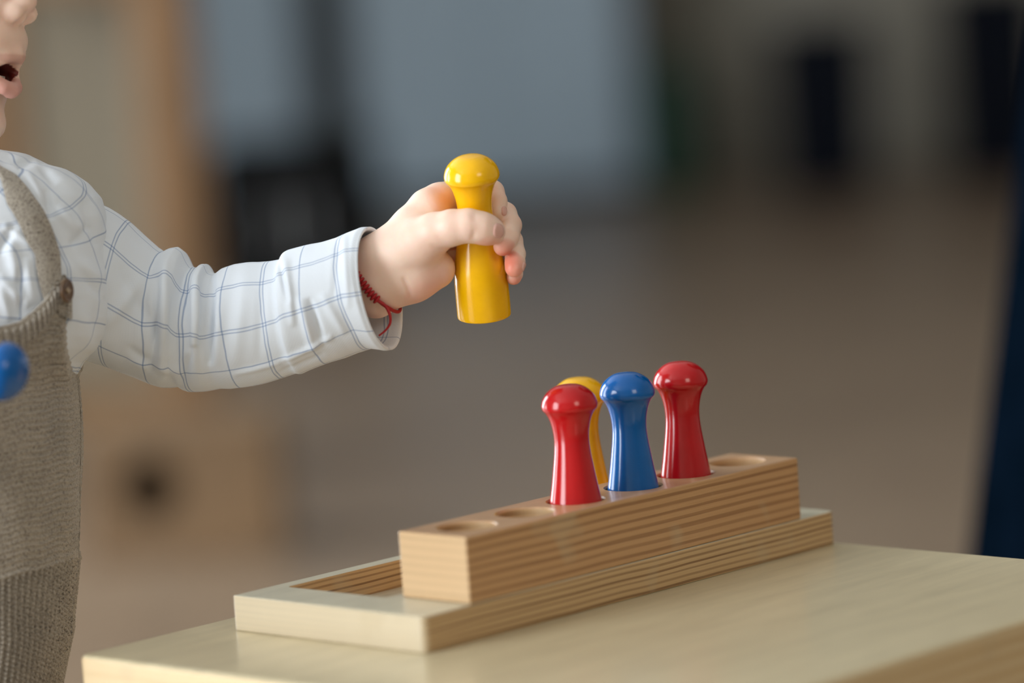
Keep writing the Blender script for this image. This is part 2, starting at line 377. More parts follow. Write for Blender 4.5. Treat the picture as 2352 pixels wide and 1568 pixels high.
# bottom centre and axis of the held peg in local px
hp_ax = (HPEG_T - HPEG_B) / np.linalg.norm(HPEG_T - HPEG_B)
HP_BASE = HPEG_T - hp_ax * 384.5
wv = lambda a: (L2W(a + HP_BASE) - L2W(HP_BASE))[0]
peg('wooden_peg', "yellow peg held up in the child's hand above the table", M_YEL, L2W(HP_BASE)[0], wv(hp_ax * 100))
# the second held peg: head pointing right, only its head inside the frame
BP_AX = np.array([.94, .17, .30]); BP_AX /= np.linalg.norm(BP_AX)
BP_C = np.array([88., 848., 600.])                       # centre of its widest circle
BP_BASE = BP_C - BP_AX * (384.5 - 50)
peg('wooden_peg', "blurred blue peg head in front of the child's grey overalls at left edge", M_BLU, L2W(BP_BASE)[0], (L2W(BP_BASE + BP_AX * 100) - L2W(BP_BASE))[0])

# ------------------------------------------------------------------ signed-distance modelling of bodies
def seg_d(P, a, b, ra, rb):
    ba = b - a; pa = P - a; h = np.clip(pa @ ba / max(ba @ ba, 1e-9), 0, 1)
    return np.linalg.norm(pa - h[:, None] * ba, axis=1) - (ra + (rb - ra) * h)
def ell_d(P, c, r, R=None):
    q = P - c
    if R is not None: q = q @ R
    k0 = np.linalg.norm(q / r, axis=1); k1 = np.linalg.norm(q / (r * r), axis=1)
    return k0 * (k0 - 1.0) / np.maximum(k1, 1e-9)
def smin(a, b, k):
    if k <= 0: return np.minimum(a, b)
    h = np.maximum(k - np.abs(a - b), 0) / k; return np.minimum(a, b) - h * h * k * .25
def smax(a, b, k): return -smin(-a, -b, k)
def prim_d(P, p):
    return seg_d(P, p[1], p[2], p[3], p[4]) if p[0] == 'c' else ell_d(P, p[1], p[2], p[3])
def chain(pts):
    out = []
    for a, b in zip(pts[:-1], pts[1:]): out.append(('c', np.array(a[:3], float), np.array(b[:3], float), float(a[3]), float(b[3])))
    return out
def ell(c, r, R=None): return ('e', np.array(c, float), np.array(r, float), R)
def bound(p):
    if p[0] == 'c': return (p[1] + p[2]) / 2, np.linalg.norm(p[2] - p[1]) / 2 + max(p[3], p[4])
    return p[1], max(p[2])
class Body:
    """ops: list of ('add'|'sub', prims, k_inside, k_outside)"""
    def __init__(s, ops): s.ops = ops; s.b = [[bound(p) for p in o[1]] for o in ops]
    def __call__(s, P):
        c = P.mean(0); hd = np.linalg.norm(P - c, axis=1).max() if len(P) > 1 else 0
        d = np.full(len(P), 1e4)
        for (kind, prims, ki, ko), bs in zip(s.ops, s.b):
            g = None
            for p, (bc, br) in zip(prims, bs):
                if len(P) > 1 and np.linalg.norm(c - bc) - br - hd > 60: continue
                q = prim_d(P, p); g = q if g is None else smin(g, q, ki)
            if g is None: continue
            d = smin(d, g, ko) if kind == 'add' else smax(d, -g, ko)
        return d
def axis_grid(stops):
    """stops: [(start, step), ..., (end, None)]"""
    out = []
    for (a, st), (b, _) in zip(stops[:-1], stops[1:]):
        n = max(1, int(round((b - a) / st))); out += list(a + (b - a) * np.arange(n) / n)
    out.append(stops[-1][0]); return np.array(out, float)
def polygonise(f, xs, ys, zs, B=12):
    nx, ny, nz = len(xs), len(ys), len(zs)
    G = np.full((nx, ny, nz), 1e3, np.float32)
    for i in range(0, nx, B):
        X = xs[i:i + B]
        for j in range(0, ny, B):
            Y = ys[j:j + B]
            for k in range(0, nz, B):
                Z = zs[k:k + B]
                c = np.array([[(X[0] + X[-1]) / 2, (Y[0] + Y[-1]) / 2, (Z[0] + Z[-1]) / 2]])
                hd = .5 * math.sqrt((X[-1] - X[0]) ** 2 + (Y[-1] - Y[0]) ** 2 + (Z[-1] - Z[0]) ** 2)
                dc = f(c)[0]
                if abs(dc) > hd * 1.35 + 60: G[i:i + B, j:j + B, k:k + B] = dc; continue
                gx, gy, gz = np.meshgrid(X, Y, Z, indexing='ij')
                P = np.stack([gx.ravel(), gy.ravel(), gz.ravel()], 1)
                G[i:i + B, j:j + B, k:k + B] = f(P).reshape(gx.shape)
    ins = G < 0
    cnt = np.zeros((nx - 1, ny - 1, nz - 1), np.int8)
    for a in (0, 1):
        for b in (0, 1):
            for c in (0, 1): cnt += ins[a:nx - 1 + a, b:ny - 1 + b, c:nz - 1 + c]
    cells = np.argwhere((cnt > 0) & (cnt < 8)); idx = np.full(cnt.shape, -1, np.int64); idx[tuple(cells.T)] = np.arange(len(cells))
    acc = np.zeros((len(cells), 3)); n = np.zeros(len(cells)); ax = [xs, ys, zs]
    corners = [(a, b, c) for a in (0, 1) for b in (0, 1) for c in (0, 1)]
    for p in corners:
        for d in range(3):
            if p[d]: continue
            q = list(p); q[d] = 1
            ia = cells + np.array(p); ib = cells + np.array(q)
            va = G[tuple(ia.T)]; vb = G[tuple(ib.T)]; m = (va < 0) != (vb < 0); t = np.where(m, va / np.where(va == vb, 1, va - vb), 0)
            pa = np.stack([ax[e][ia[:, e]] for e in range(3)], 1); pb = np.stack([ax[e][ib[:, e]] for e in range(3)], 1)
            acc += np.where(m[:, None], pa + (pb - pa) * t[:, None], 0); n += m
    V = acc / n[:, None]
    F = []
    for d in range(3):
        sl0 = [slice(None)] * 3; sl1 = [slice(None)] * 3; sl0[d] = slice(0, -1); sl1[d] = slice(1, None)
        e = ins[tuple(sl0)] != ins[tuple(sl1)]
        E = np.argwhere(e); a, b = (d + 1) % 3, (d + 2) % 3
        sh = np.array([nx, ny, nz]); ok = (E[:, a] > 0) & (E[:, b] > 0) & (E[:, a] < sh[a] - 1) & (E[:, b] < sh[b] - 1); E = E[ok]
        def cell(da, db):
            q = E.copy(); q[:, a] -= da; q[:, b] -= db; return idx[tuple(q.T)]
        quad = np.stack([cell(1, 1), cell(0, 1), cell(0, 0), cell(1, 0)], 1)
        flip = ~ins[tuple(E.T)]; quad[flip] = quad[flip][:, ::-1]
        F.append(quad)
    F = np.concatenate(F); F = F[(F >= 0).all(1)]
    return V, F
def relax(V, F, it=2, lam=.5):
    n = len(V)
    a = np.concatenate([F[:, 0], F[:, 1], F[:, 2], F[:, 3]]); b = np.concatenate([F[:, 1], F[:, 2], F[:, 3], F[:, 0]])
    for _ in range(it):
        s = np.stack([np.bincount(a, V[b, k], n) + np.bincount(b, V[a, k], n) for k in range(3)], 1); c = np.bincount(a, minlength=n) + np.bincount(b, minlength=n)
        V = V + lam * (s / np.maximum(c, 1)[:, None] - V)
    return V

# the hand that holds the yellow peg (local px, Z towards the camera)
HAND = {
    'meta': [chain([(870, 592, -5, 57), (908, 570, -5, 55), (948, 524, -8, 50), (984, 479, -22, 45), (1010, 458, -42, 41)]),
             chain([(870, 620, -22, 52), (940, 570, -28, 50), (1000, 505, -55, 40)]),
             chain([(870, 640, -20, 52), (940, 605, -28, 48), (996, 550, -58, 39)]),
             chain([(870, 650, -12, 54), (930, 636, -10, 52), (985, 600, -45, 40)])],
    'palm': [chain([(880, 600, 12, 56), (925, 585, 24, 56), (965, 560, 38, 57)]), chain([(905, 640, 6, 50), (955, 634, 8, 52), (1000, 618, -2, 46)]),
             chain([(880, 665, 0, 44), (866, 690, -5, 40)])],
    'thumb': chain([(965, 562, 38, 56), (1000, 537, 62, 47), (1040, 525, 84, 41), (1072, 521, 93, 38)]) ,
    'thumb_tip': chain([(1080, 521, 93, 38), (1106, 526, 90, 36), (1122, 531, 84, 33), (1132, 534, 78, 29)]),
    'index': chain([(1006, 460, -42, 41), (1052, 436, -84, 31), (1100, 424, -80, 29), (1132, 438, -54, 26), (1141, 462, -34, 24), (1143, 486, -26, 21.5)]),
    'middle': chain([(1000, 503, -55, 40), (1075, 478, -104, 30), (1132, 474, -104, 28), (1160, 488, -86, 27), (1172, 516, -40, 26.5), (1167, 544, 14, 25), (1155, 567, 44, 22)]),
    'ring': chain([(996, 548, -58, 39), (1070, 532, -112, 29), (1140, 530, -98, 28), (1175, 552, -50, 26), (1183, 583, -8, 24), (1183, 603, 18, 23), (1181, 616, 28, 21.5)]),
    'pinky': chain([(985, 596, -48, 38), (1060, 590, -112, 26), (1135, 590, -104, 25), (1170, 612, -62, 22), (1181, 627, -34, 20), (1180, 636, -16, 18.5)]),
}
def hand_ops(tf, rs=1.0, pegfn=None):
    def T(prims):
        out = []
        for p in prims: out.append((p[0], tf(p[1]), tf(p[2]), p[3] * rs, p[4] * rs))
        return out
    ops = [('add', T(sum(HAND['meta'], [])), 16, 30), ('add', T(sum(HAND['palm'], [])), 22, 26)]
    ops += [('add', T(HAND['index']), 6, 7), ('add', T(HAND['middle']), 6, 4), ('add', T(HAND['ring']), 6, 4), ('add', T(HAND['pinky']), 6, 4)]
    ops += [('add', T(HAND['thumb']), 8, 13), ('add', T(HAND['thumb_tip']), 10, 10)]
    return ops
class PegSub:
    def __init__(s, base, ax): s.base, s.ax = base, ax; s.t = np.array([p[1] for p in PROF[:-2]]); s.r = np.array([p[0] for p in PROF[:-2]])
    def __call__(s, P):
        q = P - s.base; h = q @ s.ax; rad = np.linalg.norm(q - h[:, None] * s.ax, axis=1)
        R = np.interp(384.5 - h, s.t, s.r)
        d = rad - R; d = np.maximum(d * .93, np.maximum(-h, h - 384.5)); return d
sub1 = PegSub(HP_BASE, hp_ax); sub2 = PegSub(BP_BASE, BP_AX)
# right hand (mirrored) around the second peg
e1 = hp_ax; a1 = np.array([-1., 0, 0]); a1 -= (a1 @ e1) * e1; a1 /= np.linalg.norm(a1); c1 = np.cross(e1, a1)
e2 = BP_AX; a2 = np.array([-.1, .75, -.65]); a2 -= (a2 @ e2) * e2; a2 /= np.linalg.norm(a2); c2 = -np.cross(e2, a2)
def mirror(p):
    q = p - HP_BASE; k = q @ e1 - 125; return BP_BASE + e2 * k + a2 * (q @ a1) + c2 * (q @ c1)
WR2 = mirror(np.array([868., 628, -8]))
SH_L = np.array([70., 540, -30]); EL_L = np.array([405., 748, -120])
SH_R = np.array([-590., 500, -10]); EL_R = (WR2 + np.array([-680., 560, -60])) / 2 + np.array([-60., 260, 60])
# head: forward turned a little towards the camera
AL = math.radians(24); HF = np.array([math.cos(AL), 0, math.sin(AL)]); HLt = np.array([-math.sin(AL), 0, math.cos(AL)]); HZ = 25.0
def hd_(x, y, l): return np.array([0, y, HZ]) + HF * x + HLt * l
HR3 = np.stack([HF, np.array([0, 1., 0]), HLt], 1)
def he(x, y, l, rx, ry, rl): return ell(hd_(x, y, l), (rx, ry, rl), HR3)
def hc(*pts): return chain([tuple(hd_(p[0], p[1], p[2])) + (p[3],) for p in pts])
head_ops = [
    ('add', [he(-430, -330, 0, 440, 400, 375), he(-235, -40, 0, 268, 300, 262), he(-150, 215, 0, 148, 100, 135), he(-300, 130, 0, 230, 190, 220)], 90, 60),
    ('add', [he(-120, 60, 150, 95, 115, 90), he(-150, 60, -140, 92, 115, 85)], 10, 70),
    ('add', [he(-4, 95, 0, 62, 62, 90), he(-58, 285, 0, 66, 48, 70)], 10, 34),
    ('add', hc((0, -150, 0, 26), (46, -60, 0, 26), (68, 6, 0, 30)), 8, 30),
    ('add', [he(50, 34, 30, 34, 25, 22), he(50, 34, -30, 34, 25, 22), he(56, 40, 0, 18, 20, 12)], 5, 12),
    ('sub', [he(74, 54, 17, 15, 11, 9), he(74, 54, -17, 15, 11, 9)], 0, 6),
    ('sub', [he(8, 174, 0, 80, 24, 50)], 0, 8),
    ('add', hc((50, 129, 0, 13), (40, 134, 26, 12), (8, 156, 56, 10)) + hc((50, 129, 0, 13), (40, 134, -26, 12), (8, 156, -56, 10)), 4, 20),
    ('add', hc((33, 210, 0, 19), (28, 203, 26, 17), (6, 172, 58, 11)) + hc((33, 210, 0, 19), (28, 203, -26, 17), (6, 172, -58, 11)), 4, 14),
    ('sub', [he(-58, -195, 122, 60, 34, 60), he(-58, -195, -122, 60, 34, 60)], 0, 30),
    ('add', [he(-440, -60, 372, 55, 95, 26), he(-440, -60, -372, 55, 95, 26)], 0, 14),
    ('sub', [he(-430, -62, 395, 30, 60, 18), he(-430, -62, -395, 30, 60, 18)], 0, 10),
]
body_core = [
    ('add', chain([(-330, 140, 5, 150), (-285, 330, -5, 145), (-275, 480, -10, 170)]), 20, 60),
    ('add', [ell((-268, 640, -10), (330, 300, 225)), ell((-255, 900, -30), (320, 420, 235)), ell((-225, 1350, -60), (300, 380, 245))] + chain([(-500, 500, -10, 110), (-20, 500, -10, 110)]), 80, 60),
    ('add', chain([tuple(SH_L) + (100,), (240, 640, -80, 92), tuple(EL_L) + (84,), (560, 715, -85, 82), (700, 680, -50, 74)]) + chain([(700, 680, -46, 74), (868, 616, -6, 60)]) + chain([(700, 700, -46, 70), (868, 642, -6, 62), (905, 640, -2, 56)]), 16, 50),
    ('add', chain([tuple(SH_R) + (100,), tuple(EL_R) + (82,), tuple(WR2) + (60,)]), 16, 50),
]
HIP_L = np.array([-75., 1560, -90]); HIP_R = np.array([-360., 1560, -70])
def ground(p, z):                                          # go straight down to world height z
    zz = L2W(p)[0][2]; return p - UPL * ((zz - z) / S)
AN_L = ground(HIP_L, FLOOR_Z + .05); AN_R = ground(HIP_R, FLOOR_Z + .05)
body_core.append(('add', chain([tuple(HIP_L) + (150,), tuple(HIP_L * .5 + AN_L * .5 + np.array([0, 0, 30])) + (105,), tuple(AN_L) + (70,)]) + chain([tuple(HIP_R) + (150,), tuple(HIP_R * .5 + AN_R * .5 + np.array([0, 0, 30])) + (105,), tuple(AN_R) + (70,)]), 60, 50))
B_pre = Body(hand_ops(lambda p: p))
def on_surf(B_, p, dirv, off):
    P = np.array(p, float)[None, :]; d = np.array(dirv, float); d /= np.linalg.norm(d)
    for _ in range(80):
        v = B_(P)[0] - off
        if abs(v) < .2: break
        P = P - d * np.clip(v, -12, 12) * .8
    return P[0]
def crease(xy, r, sink=0.5, dirv=(0, 0, 1.)):
    pts = [on_surf(B_pre, (x, y, 170), dirv, sink) for x, y in smooth_prof(xy, 4)]
    n = len(pts); return chain([tuple(p) + (r * (.35 + .65 * math.sin(PI * (i + .5) / n)),) for i, p in enumerate(pts)])
creases = [('sub', crease([(929, 640), (936, 656), (941, 672), (944, 684)], 3.4), 0, 7),
           ('sub', crease([(996, 566), (1010, 573), (1026, 575), (1044, 571)], 2.6), 0, 7),
           ('sub', crease([(1086, 552), (1089, 543), (1090, 534)], 2.2), 0, 6),
           ('sub', crease([(1092, 494), (1094, 502), (1094, 510)], 1.6), 0, 6),
           ('sub', crease([(1086, 495), (1087, 503), (1087, 511)], 1.4), 0, 6)]
B_main = Body(body_core + head_ops + hand_ops(lambda p: p) + creases)
B_rh = Body(hand_ops(mirror))
def child_sdf(P):
    d = B_main(P)
    m = (P[:, 0] > 960)
    if m.any(): d = d.copy(); d[m] = smax(d[m], -(sub1(P[m]) - 1.0), 2.0)
    c = P.mean(0)
    if c[0] < 120 and 500 < c[1] < 1300:
        r = B_rh(P); r = smax(r, -(sub2(P) - 1.0), 2.0); d = smin(d, r, 12)
    return d
print('meshing child')
xs = axis_grid([(-1150, 17), (-110, 5), (100, 12), (800, 4), (1216, None)])
ys = axis_grid([(-780, 17), (-110, 5), (335, 11), (396, 4), (704, 14), (1500, 24), (3650, None)])
zs = axis_grid([(-640, 18), (-150, 4), (130, 9), (420, 16), (900, None)])
V, F = polygonise(child_sdf, xs, ys, zs)
V = relax(V, F, 2, .5)
person = empty('person', tuple(L2W((AN_L + AN_R) / 2)[0][:2]) + (FLOOR_Z,))
tag(person, 'toddler in white checked shirt and grey knit overalls holding up the yellow peg', 'person')
body = mesh_obj('body', L2W(V), F, M_SKIN, person)
def tint_body(o, V):
    n = len(V); base = np.array(srgb(250, 219, 202)[:3]); col = np.tile(base, (n, 1))
    def blend(w_, c): 
        global _c
        return col * (1 - w_[:, None]) + np.array(srgb(*c)[:3]) * w_[:, None]
    def near(c, r, p=2): return np.clip(1 - np.linalg.norm(V - np.array(c), axis=1) / r, 0, 1) ** (1 / p)
    for c, r, k in (((1160, 585, 50), 38, .85), ((1170, 618, 40), 44, .85), ((1183, 648, -10), 26, .8), ((1120, 560, 90), 34, .5), ((1010, 465, -10), 45, .5), ((985, 665, 10), 70, .40)):
        col = blend(near(c, r) * k, (226, 118, 92))
    def dh(x, y, l, rx, ry, rl):
        q = (V - hd_(x, y, l)) @ HR3; return np.clip(1.25 - np.sqrt((q[:, 0] / rx) ** 2 + (q[:, 1] / ry) ** 2 + (q[:, 2] / rl) ** 2), 0, 1) * 4
    col = blend(np.clip(dh(36, 138, 0, 34, 11, 62), 0, 1) * .35, (178, 92, 84))
    col = blend(np.clip(dh(36, 204, 0, 34, 26, 66), 0, 1) * .5, (186, 88, 88))
    q = (V - hd_(0, 172, 0)) @ HR3
    inm = (np.abs(q[:, 2]) < 52) & (np.abs(q[:, 1]) < 24) & (q[:, 0] < 22) & (q[:, 0] > -110)
    col[inm] = np.array(srgb(110, 36, 32)[:3])
    col = blend(np.clip(dh(74, 54, 17, 12, 10, 9), 0, 1) * .7, (120, 50, 40))
    at = o.data.color_attributes.new('tint', 'FLOAT_COLOR', 'POINT'); at.data.foreach_set('color', np.concatenate([col, np.ones((n, 1))], 1).astype(np.float32).ravel())
tint_body(body, V)
# nails: small curved plates seated on the fingertips
def nail(p, n, al, w_, l_, surf=None):
    n = np.array(n, float); n /= np.linalg.norm(n); al = np.array(al, float); al -= (al @ n) * n; al /= np.linalg.norm(al); wd = np.cross(n, al)
    c = np.array(p, float); N = 20; K = 7; pts = [c + n * 60]; off = [1.9]
    for k in range(1, K + 1):
        for i in range(N):
            a = 2 * PI * i / N; u = math.copysign(abs(math.cos(a)) ** .8, math.cos(a)) * k / K; v = math.copysign(abs(math.sin(a)) ** .8, math.sin(a)) * k / K
            pts.append(c + wd * u * w_ / 2 + al * v * l_ / 2 + n * 60); off.append(1.9 if k < K - 1 else (1.2 if k == K - 1 else -1.0))
    P = np.array(pts); off = np.array(off)
    for _ in range(60):
        d = (surf or B_pre)(P) - off; P = P - n * np.clip(d, -10, 10)[:, None] * .7
    fs = []
    for i in range(N):
        fs.append((0, 1 + i, 1 + (i + 1) % N))
        for k in range(K - 1):
            a = 1 + k * N; b = a + N; fs.append((a + i, b + i, b + (i + 1) % N, a + (i + 1) % N))
    o = mesh_obj('fingernail', L2W(P), fs, M_NAIL, body); o['label'] = 'small pink fingernail'
nail((1131, 533, 78), (.46, .0, .88), (.95, .05, -.5), 36, 36)
nail((1142, 484, -30), (.70, .0, .70), (.0, 1, .1), 20, 24, Body([('add', HAND['index'], 6, 0)]))
nail((1182, 612, 20), (.93, .05, .36), (-.05, 1, .3), 22, 24, Body([('add', HAND['ring'], 6, 0)]))
# teeth
tv = []; tf = []
for i, l in enumerate((-42, -24, -8, 8, 24, 42)):
    x0 = -4 - abs(l) * .25; b = len(tv)
    for dx, dy, dl in [(a, b_, c_) for a in (-7, 3) for b_ in (196 - 22, 196) for c_ in (-7, 7)]: tv.append(hd_(x0 + dx, dy, l + dl))
    for q in ((0, 1, 3, 2), (4, 6, 7, 5), (0, 4, 5, 1), (2, 3, 7, 6), (0, 2, 6, 4), (1, 5, 7, 3)): tf.append(tuple(b + k for k in q))
mesh_obj('teeth', L2W(np.array(tv)), tf, plain('tooth_enamel', srgb(225, 220, 208), .3), body, smooth=False)
# hair and eyes (above the frame)
hb = Body([('add', [he(-455, -360, 0, 455, 405, 395), he(-560, -150, 0, 330, 330, 330)], 60, 0), ('sub', [he(-60, 60, 0, 330, 430, 500)], 0, 40)])
HV, HF_ = polygonise(hb, axis_grid([(-1150, 20), (120, None)]), axis_grid([(-800, 20), (330, None)]), axis_grid([(-460, 20), (520, None)]))
mesh_obj('hair', L2W(HV), HF_, speckled('brown_hair', srgb(70, 48, 30), srgb(105, 74, 48), 300, .5), person)
for l in (122, -122):
    ev, ef = lathe([(0, 40)] + [(40 * math.sin(a), 40 * math.cos(a)) for a in np.linspace(.15, PI - .15, 12)] + [(0, -40)], 24)
    mesh_obj('eye', L2W(np.array(ev) + hd_(-72, -195, l * .93)), ef, plain('eye_white', srgb(225, 222, 218), .15), person)
    iv, if_ = lathe([(0, 19), (10, 17), (17, 10), (19, 0), (0, -2)], 20)
    iv = np.array(iv)[:, [2, 0, 1]] @ HR3.T
    mesh_obj('iris', L2W(iv + hd_(-50, -195, l * .93)), if_, plain('brown_iris', srgb(60, 38, 22), .1), person)

# ------------------------------------------------------------------ lofted garments
def loft(name, stations, th, mat, parent, centre=None, dispf=None, closed=True, uvf=None):
    """stations: (n, m, 3) array of points in local px"""
    n, m, _ = stations.shape
    idx = np.arange(n * m).reshape(n, m)
    if closed: a = idx[:-1]; b = idx[1:]; F = np.stack([a, np.roll(a, -1, 1), np.roll(b, -1, 1), b], -1).reshape(-1, 4)
    else: a = idx[:-1, :-1]; F = np.stack([a, idx[:-1, 1:], idx[1:, 1:], idx[1:, :-1]], -1).reshape(-1, 4)
    o = mesh_obj(name, L2W(stations.reshape(-1, 3)), F, mat, parent)
    if uvf is not None:
        uv = uvf; lay = o.data.uv_layers.new(name='UVMap')
        lv = np.empty(len(o.data.loops), np.int32); o.data.loops.foreach_get('vertex_index', lv)
        u = uv.reshape(-1, 2)[lv]
        if closed:                                          # unwrap the seam
            per = th; uu = u[:, 0].reshape(-1, 4); jump = (uu.max(1) - uu.min(1)) > per / 2
            uu[jump] = np.where(uu[jump] < per / 2, uu[jump] + per, uu[jump]); u[:, 0] = uu.ravel()
        lay.data.foreach_set('uv', u.astype(np.float32).ravel())
    return o
def normals_grid(S_, closed=True):
    du = (np.roll(S_, -1, 1) - np.roll(S_, 1, 1)) if closed else np.gradient(S_, axis=1)
    dv = np.gradient(S_, axis=0); n = np.cross(du, dv); return n / np.maximum(np.linalg.norm(n, axis=2, keepdims=True), 1e-6)
def wsum(x, seed, n, amp, kx):
    r = np.random.default_rng(seed); out = 0
    for _ in range(n): out = out + np.sin(sum(c * r.uniform(.5, 1.5) * k for c, k in zip(x, kx)) + r.uniform(0, 6.28)) * r.uniform(.4, 1)
    return out * amp / math.sqrt(n)
def ridge(S_, a, b, w_, amp):
    """raised (or sunk) soft fold along the image-space segment a-b, on the side facing the camera"""
    a = np.array(a, float); b = np.array(b, float); p = toimg(S_)[..., :2]; ba = b - a
    h = ((p - a) @ ba) / (ba @ ba); hc_ = np.clip(h, 0, 1); d = np.linalg.norm(p - (a + hc_[..., None] * ba), axis=-1)
    fade = np.sin(np.clip(h * .8 + .1, 0, 1) * PI) ** .7
    return amp * np.exp(-(d / w_) ** 2) * np.clip(fade, 0, 1)

# left sleeve: top and bottom silhouette pairs, with depth of the centre line
ST = [((846, 521), (893, 804), 4, .92), ((833, 521), (884, 806), 2, .95), ((800, 533), (850, 801), -2, .95), ((768, 547), (818, 810), -8, .95), ((740, 556), (790, 822), -14, .95), ((715, 561), (758, 832), -20, .95), ((690, 567), (732, 842), -26, .95),
      ((662, 572), (700, 854), -32, .96), ((648, 578), (684, 862), -35, .94), ((642, 588), (672, 864), -38, .92), ((610, 594), (640, 873), -46, .92), ((570, 599), (600, 884), -56, .92), ((535, 604), (560, 892), -66, .92), ((505, 614), (525, 897), -76, .92),
      ((487, 626), (500, 896), -82, .92), ((476, 622), (484, 899), -86, .95), ((468, 603), (468, 902), -90, 1.0), ((456, 603), (455, 903), -94, 1.0), ((447, 612), (440, 903), -97, .95), ((434, 611), (425, 902), -101, .92), ((424, 596), (412, 897), -104, .96),
      ((414, 574), (400, 889), -107, 1.0), ((400, 564), (385, 891), -108, 1.0), ((380, 567), (362, 890), -108, .98), ((365, 575), (340, 884), -106, .95), ((350, 565), (318, 876), -103, .94), ((325, 541), (285, 862), -98, .95), ((290, 506), (240, 846), -88, .96), ((265, 488), (212, 836), -80, .96),
      ((240, 474), (190, 828), -70, .95), ((180, 450), (120, 810), -50, .9), ((110, 450), (60, 780), -40, .8)]
def interp_st(ST, n):
    A = np.array([[s[0][0], s[0][1], s[1][0], s[1][1], s[2], s[3]] for s in ST], float)
    mid = (A[:, :2] + A[:, 2:4]) / 2; L_ = np.concatenate([[0], np.cumsum(np.linalg.norm(np.diff(mid, axis=0), axis=1))])
    t = np.linspace(0, L_[-1], n); out = np.stack([np.interp(t, L_, A[:, k]) for k in range(6)], 1)
    for _ in range(1):
        out[1:-1] = .25 * out[:-2] + .5 * out[1:-1] + .25 * out[2:]
    return out, t
A, tl_ = interp_st(ST, 300)
m = 220; th = 2 * PI * np.arange(m) / m
mid = np.stack([(A[:, 0] + A[:, 2]) / 2, (A[:, 1] + A[:, 3]) / 2, A[:, 4]], 1)
half = np.stack([(A[:, 0] - A[:, 2]) / 2, (A[:, 1] - A[:, 3]) / 2, np.zeros(len(A))], 1)
hl = np.linalg.norm(half, axis=1); 
tilt = np.where(tl_ < 300, 30 * np.clip(1 - tl_ / 300, 0, 1), 0)             # near rim of the cuff lies further left than its far rim
zax = np.array([0, 0, 1.]); 
SL = mid[:, None, :] + np.cos(th)[None, :, None] * half[:, None, :] + np.sin(th)[None, :, None] * (zax[None, None, :] * (hl * A[:, 5] * .92)[:, None, None])
SL[:, :, 0] -= np.sin(th)[None, :] * (22 + 20 * np.clip(1 - tl_ / 260, 0, 1))[:, None]
RS = 145.0; PER = 2 * PI * RS
NG = normals_grid(SL); 
if (NG[:, m // 4, 2].mean()) < 0: NG = -NG
sg = np.clip(np.abs(np.sin(th)), 0, 1)[None, :]
D = wsum((th[None, :] * 1.0 + 0 * tl_[:, None], tl_[:, None] / 40 + 0 * th[None, :]), 3, 9, 1.6, (2.2, 1.1))
D = D + wsum((th[None, :] + 0 * tl_[:, None], tl_[:, None] / 16 + 0 * th[None, :]), 5, 6, .7, (1.2, 1.0))
for a, b, w_, amp in [((362, 640), (345, 850), 12, -10), ((378, 600), (372, 870), 14, 9), ((425, 640), (430, 800), 12, -9), ((452, 640), (445, 790), 10, 8), ((486, 640), (482, 830), 9, -12), ((505, 650), (500, 830), 14, 5),
                      ((640, 600), (662, 690), 7, -7), ((655, 600), (672, 740), 12, 7), ((690, 690), (720, 800), 12, 7), ((712, 690), (742, 790), 9, -7), ((742, 680), (790, 760), 13, 6), ((650, 830), (760, 775), 8, 7), ((540, 858), (640, 838), 8, 6), ((640, 862), (740, 815), 8, -7),
                      ((775, 560), (768, 680), 9, -3), ((822, 690), (862, 780), 8, 3), ((280, 620), (370, 800), 20, -6), ((250, 740), (330, 640), 20, 6), ((300, 830), (420, 860), 14, 6), ((560, 640), (540, 830), 20, 4), ((600, 630), (596, 820), 14, -3), ((790, 545), (800, 700), 10, 4), ((380, 870), (300, 800), 12, -6), ((415, 890), (440, 800), 10, -6)]:
    D = D + ridge(SL, a, b, w_ * .85, amp * 1.45) * sg
D = D - 7 * (1 / (1 + np.exp(-(tl_ - 212) / 2.5)))[:, None] * np.exp(-((tl_ - 212).clip(0) / 120))[:, None] * .8      # step behind the turned-up cuff
D = D * np.clip(tl_ / 20, .25, 1)[:, None]
SL2 = SL + NG * D[..., None]
uv = np.stack([np.broadcast_to((th * RS)[None, :] + 0 * tl_[:, None], (len(tl_), m)), np.broadcast_to(tl_[:, None], (len(tl_), m))], -1).copy()
uv[..., 0] += 0; 
# inside of the cuff: rim rolls inwards and runs back up the arm
inner = []
uvi = []
for k, (q, sh) in enumerate([(-8, 0.0), (-10, -2), (-9, -6), (-3, -9), (12, -11), (60, -13), (110, -15)][::-1]):
    i = int(np.clip(np.searchsorted(tl_, max(q, 0)), 0, 299)); base = SL2[i] if q > 0 else SL2[0]
    nrm = NG[i] if q > 0 else NG[0]
    ax_ = (mid[0] - mid[12]); ax_ /= np.linalg.norm(ax_)
    inner.append(base + nrm * sh + (ax_ * (-q) * .55 if q < 0 else 0)); uvi.append(np.stack([th * RS, np.full(m, 10.0 if q < 0 else 20 + q)], 1))
ALL = np.concatenate([np.array(inner), SL2]); UVA = np.concatenate([np.array(uvi), uv])
UVA[..., 0] = (UVA[..., 0] - (PI / 2 + .10) * RS + 50) % PER
shirt = loft('shirt', ALL, PER, M_SHIRT, person, uvf=UVA.copy())
shirt['label'] = 'white cotton left sleeve with thin blue window-pane check'
shirt.name = 'shirt_sleeve'

